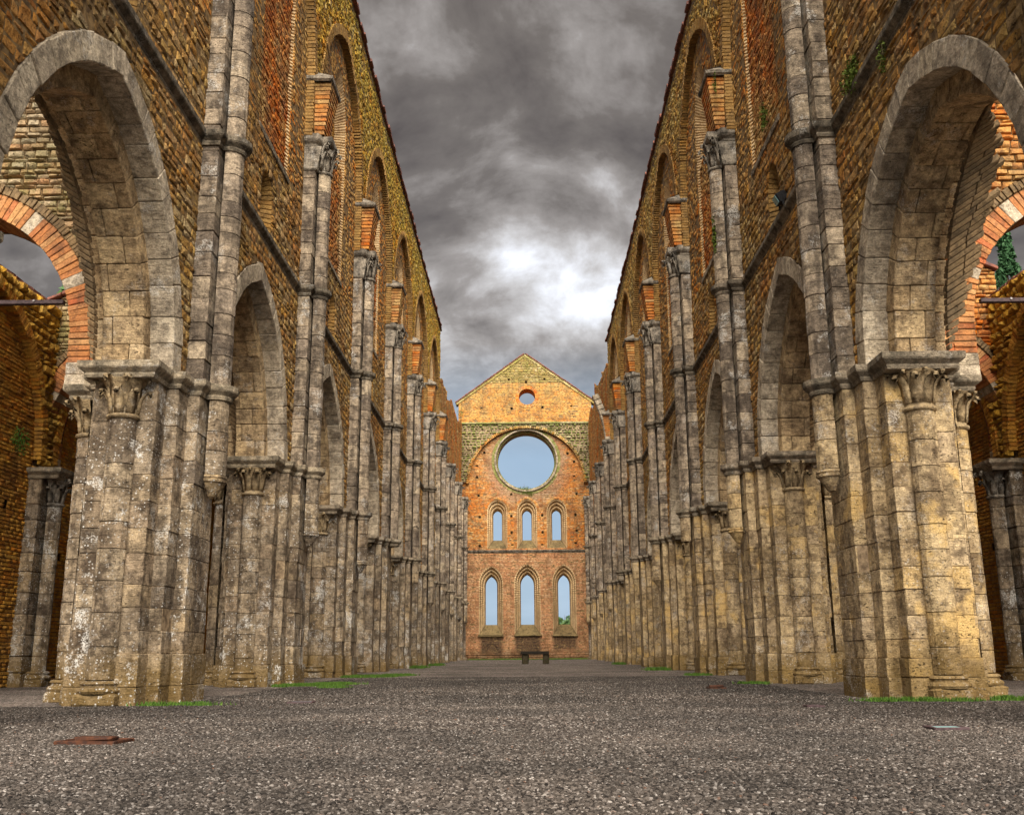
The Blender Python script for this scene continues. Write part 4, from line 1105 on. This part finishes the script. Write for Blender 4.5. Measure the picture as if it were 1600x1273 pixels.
# choir corner responds next to the end wall
for side in (-1, 1):
    rng = np.random.default_rng(3)
    root = thing('corner_respond', (side*4.45, 69.3, 0), f'slim stone corner shaft with capital beside the {"left" if side < 0 else "right"} edge of the end wall', 'column', 'shafts at the end wall')
    z = 0.2; Vs = []
    while z < 10.3:
        h = rng.uniform(.3, .5); V, F = drum_v(.2, -math.pi/2 - side*.6, 2.2, z, min(z+h, 10.35)-.004, (side*4.3, 69.4), rng=rng); Vs.append(V); z += h
    for v in Vs: mk('drum', v, F, 'stoneH', root)
    capital(root, (-side*.15, .1, 10.35), -math.pi/2, 'carvedk', r=.19, h=.5)
    mk('abacus', *cbj(cboxes([(side*4.3-.3, side*4.3+.3, 69.1, 69.7, 10.86, 11.05)], .03, rng, .005)), 'carvedk', root)
    mk('shaft_base', *cbj(cboxes([(side*4.3-.28, side*4.3+.28, 69.1, 69.7, .2, .55)], .03, rng, .005)), 'stoneH', root)

# ------------------------------------------------------------------ aisles
AX = 9.5
def aisle(side):
    sd_ = 'left' if side < 0 else 'right'
    rng = np.random.default_rng(40+side)
    root = thing('aisle_wall', (side*AX, 20, 0), f'brick outer wall of the {sd_} aisle with blind arches and a tiled top, seen past the nearest pier', 'wall')
    y0, y1 = 7.5, 50.0
    T = []; TR = []; cV = []; cF = []; nc = 0; holes = []
    for k in range(0, 7):
        yc = (YK[k]+YK[k+1])/2
        fm = Pointed(yc, 2.75, 3.9, 4.3, 2.85)
        holes.append(fm)
        for dy, z in ((-1.0, 1.2), (.2, 2.4), (1.4, 1.3), (-1.2, 3.9), (.9, 4.3), (1.9, 3.3), (.1, 5.4), (1.7, 2.3), (-1.9, 2.6)):
            holes.append(Rect(yc+dy-.07, yc+dy+.07, z-.08, z+.08))
    ph = [h for h in holes if isinstance(h, Rect)]
    fms = [h for h in holes if isinstance(h, Pointed)]
    # brick under the wall ribs, rubble over them
    near = lambda z: (7.5, 26.5)
    def arch_in(z):
        L = []
        for f_ in fms[:3]:
            q = f_.iv(z)
            if q: L.append(q)
        return L
    T = fill(near, ph, -.1, 4.2, (.068, .08), (.2, .3), .012)
    T += fill(arch_in, ph, 4.2, 7.2, (.068, .08), (.2, .3), .012)
    V, F = tiles_geo(T, wallmap(side, AX), .015, .012, .006, .004); emit(root, 'brick', V, F, 'brickL', 290, 10, 'aisle_brickwork')
    TR = fill(near, fms, 4.2, 7.45, (.09, .2), (.12, .34), .02, .012)
    V, F = tiles_geo(TR, wallmap(side, AX-.10), .05, .04, .025, .015, bulge=.05); emit(root, 'rubble_stone', V, F, 'rubbleG', 290, 10, 'aisle_rubble')
    V, F = sheet((26.5, y1), [], -.1, 7.45, .5, wallmap(side, AX-.02)); mk('far_aisle_wall', V, F, 'brickL', root)
    V, F = sheet((7.5, 26.5), ph, -.1, 7.45, .05, wallmap(side, AX+.01)); mk('wall_core', V, F, 'mortar', root)
    V, F = sheet((7.5, y1), [], -.1, 7.45, 1, wallmap(side, AX+.7)); mk('wall_back', V, F, 'mortar', root)
    V, F = sheet((7.5, 26.5), fms, 4.2, 7.45, .08, wallmap(side, AX-.09)); mk('rubble_core', V, F, 'mortar', root)
    AV = []
    for f_ in fms[:3]:
        for mir in (-1, 1):
            L = f_.R*f_.phi; n = int(L/.08); T = [(i*L/n+.005, (i+1)*L/n-.005)*2+(f_.R-.03, f_.R+.2) for i in range(n)]
            mp = arc_map(side, f_.c, f_.e, f_.zs, mir, f_.R)
            V, F = tiles_geo(T, lambda s, t, d: mp(np.stack([s, t, AX-.15-d+0*s], -1)), .02, .01, .004, .002, back=-.2); AV.append(V)
    emit(root, 'rib_brick', np.concatenate(AV), F, 'brickL', 200, 10, 'rib_brickwork')
    B = []; y = y0
    while y < y1:
        for a in range(3): B.append((side*(AX+.1+a*.28)-.16, side*(AX+.1+a*.28)+.16, y+.01, y+.33, 7.45+a*.06, 7.53+a*.06))
        y += .34
    Bx = cboxes(B, .015, rng, .008); emit(root, 'coping_tile', Bx, CBF, 'tile', 200, 8, 'coping_tiles')
    # responds on the aisle wall
    for k in range(1, 5):
        y = YK[k]
        r = thing('wall_respond', (side*9.2, y, 0), f'engaged column with capital on the {sd_} aisle wall, {ORD[k-1]} from the camera', 'column', 'responds on the aisle walls')
        zs = [.3]
        while zs[-1] < 3.4: zs.append(min(3.42, zs[-1]+rng.uniform(.28, .42)))
        PBk = [(side*9.25 if side > 0 else -9.6, 9.6 if side > 0 else -9.25, y-.42, y+.42, a+.003, b_-.003) for a, b_ in zip([-.1]+zs[:-1], zs)]+[(9.25 if side > 0 else -9.6, 9.6 if side > 0 else -9.25, y-.42, y+.42, 3.425, 3.92)]
        for v in cboxes(PBk, .015, rng, .003): mk('stone', v, CBF, 'stoneL', r)
        for a, b_ in zip(zs[:-1], zs[1:]):
            V, F = drum_v(.17, math.pi if side > 0 else 0, 1.75, a+.002, b_-.002, (side*9.16, y), rng=rng); mk('drum', V, F, 'stoneL', r)
        capital(r, (-side*.04, 0, 3.42), math.pi if side > 0 else 0, 'carvedk', kind=k)
        base_mold(r, (-side*.04, 0, -.02+G(y)), math.pi if side > 0 else 0, 'stoneL')
        P = [(side*a, b) for a, b in [(9.5, y-.46), (8.92, y-.44), (8.92, y+.44), (9.5, y+.46)]]
        if side > 0: P = P[::-1]
        V, F = sweep(P, [(o-.02, z+ZI[0]) for o, z in STRING]); F.append(tuple(i*8 for i in range(4))); mk('impost_moulding', V, F, 'impost', r)
    # transverse arches
    for k in range(1, 5):
        y = YK[k]-.05
        lab = {1: f'brick arch with white stone inserts across the {sd_} aisle, nearest the camera', 2: f'brick arch across the {sd_} aisle behind the nearest one'}.get(k, f'{ORD[k-1]} brick arch across the {sd_} aisle counted from the camera')
        r = thing('transverse_arch', (side*7.85, YK[k], 4.12), lab, 'arch', 'brick arches across the aisles')
        dzt = -.44 if side < 0 else 0.0; xm = 9.62
        op = Pointed(7.85, 1.6, 4.0, 4.85, 1.96)
        ex = Pointed(7.85, 2.06, 4.0, 4.85, 2.43)
        AVb = []; AVs = []
        for mir in (-1, 1):
            L = op.R*op.phi; n = 34
            for yo, yd in ((y, .75),):
                for i in range(n):
                    st = i in (9, 22)
                    if i in (10, 23): continue
                    w2 = 2 if st else 1
                    Bq = (i*L/n+.004, (i+w2)*L/n-.004, op.R+rng.normal(0, .004), op.R+.33+rng.normal(0, .006), yo+rng.normal(0, .005), yo+yd)
                    (AVs if st else AVb).append((mir, Bq))
                    if not st: pass
        def amap(V, mir):
            ph = V[..., 0]/op.R; r_ = V[..., 1]
            return np.stack([side*(op.c+mir*np.maximum(r_*np.cos(ph)-op.e, 0)), V[..., 2], op.zs+r_*np.sin(ph)], -1)
        for lst, nm, mt in ((AVb, 'arch_brick', 'brickarch'), (AVs, 'stone_insert', 'arch')):
            VV = []
            for mir in (-1, 1):
                bb = [q for m_, q in lst if m_ == mir]
                if bb: VV.append(amap(cboxes(bb, .006, rng, .002), mir))
            emit(r, nm, np.concatenate(VV), CBF, mt, 290, 9, nm+'s')
        # outer thin ring
        VV = []
        for mir in (-1, 1):
            L = ex.R*ex.phi; n = 50
            VV.append(amap(cboxes([(i*L/n*op.R/ex.R*1.0+.004, (i+1)*L/n*op.R/ex.R-.004, op.R+.34, op.R+.47+rng.normal(0, .01), y-.03+rng.normal(0, .008), y+.3) for i in range(n)], .006, rng, .003), mir))
        emit(r, 'outer_ring_brick', np.concatenate(VV), CBF, 'brickvault', 120, 9, 'outer_ring_bricks')
        # stilts: white stone foot and brick above it
        Bq = []; Bb = []
        for xa, xb in ((5.62, 6.25), (9.45, 9.9)):
            Bq += [(xa, xb, y, y+.8, 4.13, 4.33), (xa, xb, y, y+.8, 4.335, 4.5)]
            for i in range(4): Bb += [(xa, (xa+xb)/2-.004, y+.004, y+.8, 4.505+i*.086, 4.58+i*.086), ((xa+xb)/2+.004, xb, y+.004, y+.8, 4.505+i*.086, 4.58+i*.086)]
        for lst, nm, mt in ((Bq, 'foot_stone', 'arch'), (Bb, 'arch_brick', 'brickarch')):
            Bx = cboxes(lst, .008, rng, .003); Bx[..., 0] *= side; emit(r, nm, Bx, CBF, mt, 290, 0)
        # masonry over the arch
        base = lambda z: (5.5, min(xm, 9.3-(z-dzt-8.19)/.45)) if z < 9.8+dzt else None
        T = fill(base, [ex], 4.9, 9.75+dzt, (.06, .13), (.12, .32), .016, .006)
        fn = lambda s, t, d: np.stack([side*s, y-d, t], -1)
        V, F = tiles_geo(T, fn, .03, .02, .014, .008, bulge=.02); emit(r, 'wall_stone', V, F, 'aislerub' if side < 0 else 'brick', 200, 10, 'wall_over_arch')
        for yy in (y+.02, y+.78):
            V, F = sheet(base, [op], 4.6, 9.75+dzt, .08, lambda s, t, d: np.stack([side*s, yy+0*s, t], -1)); mk('wall_core', V, F, 'mortarO', r)
        n = 14; p0 = np.array([9.66, 8.06+dzt]); p1 = np.array([5.5, 9.93+dzt]); B = []
        for i in range(n):
            a = p0+(p1-p0)*i/n; b_ = p0+(p1-p0)*(i+1)/n
            c = cboxes([(min(a[0], b_[0])+.005, max(a[0], b_[0])-.005, y-.12, y+.92, 0, .07)], .012, rng, .004)[0]
            f_ = (c[:, 0]-p0[0])/(p1[0]-p0[0]); c[:, 2] += p0[1]+(p1[1]-p0[1])*f_+.0; c[:, 0] *= side
            mk('coping_tile', c, CBF, 'tile', r)
    # torn vault web, fanning bricks hanging behind the nearest arches
    for b in range(0, 3):
        yc = (YK[b]+YK[b+1])/2
        r = thing('vault_remnant', (side*5.6, yc, 4.3), f'torn brick vault web clinging behind the {ORD[b]} arch of the {sd_} arcade', 'vault remnant', 'torn vault webs over the aisles')
        e, z0 = .47, 4.15; VV = []
        for mir in (1, -1):
            n = 42; phm = math.acos(e/2.6)*(.98 if mir > 0 else .8)
            for i in range(n):
                p0_, p1_ = phm*(i+.08)/n, phm*(i+.92)/n
                f_ = i/n; wd = (.06+(.12 if side < 0 else .42)*math.sin(min(1, f_*1.15)*math.pi)**.8) * (1+.25*rng.normal()*.4)
                nb_ = max(1, int(wd/.2))
                for j in range(nb_):
                    u0, u1 = wd*j/nb_+.006, wd*(j+1)/nb_-.006
                    c = cboxes([(p0_, p1_, u0, u1, 0, .1+rng.uniform(-.03, .03))], .004, rng, 0)[0]
                    ph = c[:, 0]+c[:, 1]*.22; u = c[:, 1]; rr = 2.45+u*.25+c[:, 2]
                    y_ = np.maximum(rr*np.cos(ph)-e-u*.15, 0)
                    VV.append(np.stack([side*(5.30+u*.95), yc+mir*y_, z0+rr*np.sin(ph)], -1))
        emit(r, 'web_brick', np.array(VV), CBF, 'brickvault', 290, 9, 'web_bricks')
    # lean-to roof still standing over the far bays
    r = thing('aisle_roof', (side*7.6, 35, 8), f'lean-to tiled roof over the far bays of the {sd_} aisle, behind the arches', 'roof')
    V = np.array([(side*5.45, YK[3]+.5, 10.0), (side*10.3, YK[3]+.5, 7.85), (side*10.3, 50, 7.85), (side*5.45, 50, 10.0)]); V2 = V+[0, 0, .15]
    mk('roof_slab', np.concatenate([V, V2]), [(0, 1, 2, 3), (7, 6, 5, 4), (0, 1, 5, 4), (1, 2, 6, 5), (2, 3, 7, 6), (3, 0, 4, 7)], 'tile', r)
for side in (-1, 1): aisle(side)

# tie beams
for side in (-1, 1):
    z = 5.26 if side < 0 else 5.13
    r = thing('tie_beam', (side*7.85, 12.9, z), f'thin dark iron tie beam across the nearest {"left" if side < 0 else "right"} aisle arch', 'beam', 'tie beams in the aisles')
    mk('beam', *cbj(cboxes([(min(side*6.2, side*9.5), max(side*6.2, side*9.5), 12.95, 13.03, z-.03, z+.03)], .008, R8, 0)), 'iron', r)
    for x in (6.6, 7.1, 7.6):
        V, F = lathe([(.0, .05), (.014, .05), (.018, .03), (.018, .0)], 8, c=(0, 0)); V[:, 2] *= .3
        V = np.stack([V[:, 0]+side*x, 12.95-V[:, 2], V[:, 1]+z+.012], -1); mk('bolt', V, F, 'bolt', r)

# ------------------------------------------------------------------ small things on the floor
def bench():
    y = 47.0; g = G(y)
    r = thing('stone_bench', (.35, y, g), 'low stone bench, a slab on two mossy blocks, before the end wall', 'bench')
    B = cboxes([(-.27, 1.02, y-.24, y+.24, g+.43, g+.56)], .02, R8, .008); 
    B[..., 2] -= .015*np.sin((B[..., 0]+.25)/1.25*math.pi)
    mk('slab', *cbj(B), 'benchslab', r)
    for x in (-.2, .72):
        mk('support', *cbj(cboxes([(x, x+.28, y-.17, y+.17, g-.03, g+.435)], .03, R8, .012)), 'benchst', r)
bench()
def plate(name, x, y, wx, wy, label, cat, mat, frame='iron', top=None, group=None, rz=0.0):
    r = thing(name, (x, y, G(y)), label, cat, group, rz)
    WL[r.name] = np.zeros(3); g0 = .012
    mk('frame', *cbj(cboxes([(-wx/2-.02, wx/2+.02, -wy/2-.02, -wy/2, 0, g0+.014), (-wx/2-.02, wx/2+.02, wy/2, wy/2+.02, 0, g0+.014), (-wx/2-.02, -wx/2, -wy/2, wy/2, 0, g0+.014), (wx/2, wx/2+.02, -wy/2, wy/2, 0, g0+.014)], .004, R8, .001)), frame, r, local=True)
    mk('cover', *cbj(cboxes([(-wx/2, wx/2, -wy/2, wy/2, 0, g0+.008)], .003, R8, 0)), mat, r, local=True)
    return r
r = plate('drain_cover', -2.69, 6.75, .36, .24, 'rusty steel plate with a raised bar on the gravel before the nearest left pier', 'drain cover', 'rust', 'rust', rz=-.1)
mk('raised_bar', *cbj(cboxes([(-.11, .14, -.06, .04, .02, .048)], .01, R8, .003)), 'rust', r, local=True)
plate('floor_light', 3.03, 7.55, .2, .2, 'square floor light with blue glass set in the gravel before the nearest right pier', 'floor light', 'glass', group=None)
plate('floor_light', 3.0, 10.85, .14, .14, 'small pale glass floor light in the gravel left of the nearest right pier', 'floor light', 'glass')
plate('floor_light', -2.62, 12.5, .26, .2, 'glass floor light in the gravel between the two nearest left piers', 'floor light', 'glass')
r = plate('drain_cover', 2.98, 16.3, .22, .3, 'rusty red plate on the gravel on the right near the second pier', 'drain cover', 'rust', 'rust')
mk('raised_bar', *cbj(cboxes([(-.11, .11, -.05, .05, .02, .06)], .01, R8, .003)), 'rust', r, local=True)
def floodlight():
    r = thing('floodlight', (4.40, 15.75, 7.8), 'small black floodlight on the string course of the right wall under a little arched niche', 'floodlight')
    WL[r.name] = np.zeros(3)
    B = cboxes([(-.10, .10, -.11, .11, .08, .26)], .02, R8, 0)[0]
    c, s_ = math.cos(.5), math.sin(.5); B2 = B.copy(); B2[:, 0] = c*B[:, 0]-s_*(B[:, 2]-.17); B2[:, 2] = .17+s_*B[:, 0]+c*(B[:, 2]-.17)
    mk('housing', B2, CBF, 'black', r, local=True)
    mk('bracket', *cbj(cboxes([(-.02, .02, -.13, -.115, 0, .19), (-.02, .02, .115, .13, 0, .19), (-.02, .02, -.13, .13, 0, .012)], .003, R8, 0)), 'black', r, local=True)
    G_ = cboxes([(-.112, -.102, -.09, .09, .1, .24)], .003, R8, 0)[0]; G2 = G_.copy(); G2[:, 0] = c*G_[:, 0]-s_*(G_[:, 2]-.17); G2[:, 2] = .17+s_*G_[:, 0]+c*(G_[:, 2]-.17)
    mk('glass', G2, CBF, 'glass', r, local=True)
floodlight()

# ------------------------------------------------------------------ plants
def grass(cx_, cy_, rx, ry, n, label, h=.05):
    a = R8.uniform(0, 2*math.pi, n); q = np.sqrt(R8.uniform(0, 1, n))*(1+.25*np.sin(a*5)+.2*np.sin(a*9))
    x = cx_+rx*q*np.cos(a); y = cy_+ry*q*np.sin(a); z = np.array([G(v) for v in y])
    nc_ = 14; ccx = R8.uniform(-1, 1, nc_); ccy = R8.uniform(-1, 1, nc_); ci = R8.integers(0, nc_, n); cm = R8.random(n) < .65
    x = np.where(cm, cx_+rx*(.85*ccx[ci]+R8.normal(0, .12, n)), x); y = np.where(cm, cy_+ry*(.85*ccy[ci]+R8.normal(0, .16, n)), y)
    z = np.array([G(v) for v in y])
    th = R8.uniform(0, 6.28, n); hh = h*R8.uniform(.3, 1.3, n); wd = .006*R8.uniform(.7, 1.6, n)*(1+cy_/40)
    lx, ly = R8.normal(0, .4, n)*hh, R8.normal(0, .4, n)*hh
    V = np.stack([np.stack([x-wd*np.cos(th), y-wd*np.sin(th), z], -1), np.stack([x+wd*np.cos(th), y+wd*np.sin(th), z], -1), np.stack([x+lx, y+ly, z+hh], -1)], 1)
    o = mk('grass', V.reshape(-1, 3), np.arange(n*3).reshape(-1, 3), 'grass'); tag(o, kind='stuff'); return o
for a in ((-3.95, 18.6, .55, .32, 5200), (-3.55, 19.3, .5, .3, 4200), (-3.2, 17.6, .25, .2, 700), (-3.75, 25.2, .6, .7, 4500), (-3.2, 26.3, .4, .5, 2000), (-3.9, 12.1, .5, .12, 900),
          (4.35, 12.1, .45, .16, 1500), (4.9, 12.0, .35, .12, 700), (5.9, 12.3, .5, .2, 1600), (5.65, 12.35, .06, .06, 700), (4.0, 18.4, .25, .2, 900), (4.1, 24.8, .3, .35, 900), (3.9, 31.2, .35, .5, 900),
          (-3.9, 38, .3, 1.0, 1200), (-3.8, 44, .3, 1.0, 1000), (3.9, 44, .25, 1.0, 700), (-1.8, 69.2, 2.2, .5, 2500), (2.6, 69.2, 1.9, .5, 2500)):
    grass(*a, '', h=.05 if a[1] < 30 else .09)
def wall_plant(loc, r, n, label, nrm, hang=0.3, mat='moss'):
    """small tuft rooted in the masonry: many little leaves round a stem"""
    root = thing('wall_plant', loc, label, 'plant'); L = np.array(loc)
    d = R8.normal(0, 1, (n, 3)); d /= np.linalg.norm(d, axis=1)[:, None]; d = d*R8.uniform(0, 1, (n, 1))**.5*np.array(r)
    side_ = d @ np.array(nrm); d = d - np.minimum(side_, 0)[:, None]*np.array(nrm)
    d[:, 2] -= hang*np.abs(d @ np.array(nrm))
    s = R8.uniform(.5, 1.2, (n, 1))*max(r)*.09
    t1 = R8.normal(0, 1, (n, 3)); t1 /= np.linalg.norm(t1, axis=1)[:, None]; t2 = np.cross(t1, R8.normal(0, 1, (n, 3))); t2 /= np.linalg.norm(t2, axis=1)[:, None]
    c = L+d; V = np.stack([c-t1*s, c+t2*s*.5, c+t1*s, c-t2*s*.5], 1)
    f = mk('foliage', V.reshape(-1, 3), np.arange(4*n).reshape(-1, 4), mat, root)
    V, F = lathe([(.012, 0), (.008, max(r)*.5), (.002, max(r)*.8)], 6); mk('stem', V*np.array([1, 1, 1])+L, F, 'bark', root)
wall_plant((4.42, 12.0, 7.92), (.12, .33, .26), 420, 'green weed tuft above the string course on the right wall, nearest the camera', (-1, 0, 0))
wall_plant((4.42, 10.9, 7.5), (.08, .12, .25), 160, 'small weed hanging under the string course at the upper right', (-1, 0, 0))
wall_plant((4.42, 16.5, 9.9), (.1, .25, .3), 260, 'dark weed growing at the foot of the right brick window panel', (-1, 0, 0))
wall_plant((4.0, 19.45, 8.9), (.05, .10, .45), 220, 'green moss streak on the second shaft of the right wall', (-1, 0, 0))
wall_plant((4.1, 18.95, 12.1), (.06, .08, .3), 120, 'green weed on the brick springer above the nearest right vault capital', (-1, 0, 0))
wall_plant((.33, 69.9, 11.6), (.25, .12, .3), 260, 'round green bush rooted under the great round window', (0, -1, 0))
wall_plant((-.1, 69.9, 11.85), (.55, .1, .25), 300, 'mossy fringe along the lower rim of the great round window', (0, -1, 0))
wall_plant((1.75, 69.7, 16.05), (.35, .12, .3), 260, 'green shrub right above the great round window', (0, -1, 0))
wall_plant((3.0, 69.65, 15.9), (.3, .12, .2), 180, 'small green shrub in the rubble at the upper right of the end wall', (0, -1, 0))
wall_plant((-4.5, 69.6, 17.4), (.3, .15, .4), 200, 'moss patch under the left eave of the gable', (0, -1, 0))
wall_plant((-4.1, 44.1, 11.4), (.15, .2, .25), 160, 'green tuft on a far vault capital of the left wall', (1, 0, 0))
wall_plant((-9.0, 17.6, 4.35), (.18, .3, .28), 300, 'bright moss clump on the left aisle wall beside the nearest pier', (1, 0, 0), mat='grass')

def tree(name, loc, h, r, n, label, mat='leaf', shape='round', leaf=.12):
    root = thing(name, loc, label, 'tree'); L = np.array(loc, float)
    V, F = lathe([(h*.03+.03, 0), (h*.022+.02, h*.3), (h*.014, h*.6), (.01, h*.95)], 9); mk('trunk', V+L, F, 'bark', root)
    rng = np.random.default_rng(int(h*100)); cl = []
    NC = 46 if shape == 'round' else 150
    for i in range(NC):
        if shape == 'round':
            d = rng.normal(0, 1, 3); d /= np.linalg.norm(d); c = d*rng.uniform(.35, 1)*np.array([r, r, h*.3])+[0, 0, h*.66]; cl.append((c, r*rng.uniform(.16, .34)))
        else:
            z = rng.uniform(.08, 1); rr = r*math.sin(min(1, (1-z)*2.2+.12)*math.pi/2)*(.35+.65*min(1, z*4)); a = rng.uniform(0, 6.28)
            cl.append((np.array([rr*.62*math.cos(a), rr*.62*math.sin(a), z*h-.3]), r*rng.uniform(.25, .42)*(1.1-z*.5)))
    br = []
    Vs = []
    for c, q in cl:
        m_ = n//NC; d = rng.normal(0, 1, (m_, 3)); d /= np.linalg.norm(d, axis=1)[:, None]; d *= rng.uniform(.2, 1, (m_, 1))**.5*q
        if shape != 'round': d[:, 2] *= 2.2
        p = c+d; s = leaf*rng.uniform(.5, 1.2, (m_, 1)); t1 = rng.normal(0, 1, (m_, 3)); t1 /= np.linalg.norm(t1, axis=1)[:, None]
        t2 = np.cross(t1, rng.normal(0, 1, (m_, 3))); t2 /= np.linalg.norm(t2, axis=1)[:, None]
        Vs.append(np.stack([p-t1*s, p+t2*s*.5, p+t1*s, p-t2*s*.5], 1))
        if shape == 'round':
            b0 = np.array([0, 0, h*.35]); w0 = h*.008
            br.append(np.array([b0+[w0, 0, 0], b0+[-w0*.5, w0, 0], b0+[-w0*.5, -w0, 0], c+[.01, 0, 0], c+[-.01, .01, 0], c+[-.01, -.01, 0]]))
    V = np.concatenate(Vs)+L; mk('crown', V.reshape(-1, 3), np.arange(len(V)*4).reshape(-1, 4), mat, root)
    if br:
        V, F = cbj(np.array(br)+L, [(0, 1, 4, 3), (1, 2, 5, 4), (2, 0, 3, 5)]); mk('limbs', V, F, 'bark', root)
tree('broadleaf_tree', (-21.7, 45, -.1), 19.0, 2.4, 9000, 'light green treetop seen through the left aisle arch above the tiled wall', leaf=.22)
tree('cypress_tree', (22.65, 45, -.1), 20.8, 1.05, 24000, 'dark slim cypress seen through the right aisle arch', 'cypress', 'tall', .12)
for i, (x, y, h, r, lab) in enumerate(((3.9, 108, 5.2, 1.7, 'small green tree visible at the foot of the right lower lancet'), (2.6, 112, 4.7, 1.6, 'low green tree just left in the foot of the right lower lancet'))):
    tree('broadleaf_tree', (x, y, -.1), h, r, 5000, lab, leaf=.16)

SC.render.engine = 'CYCLES'
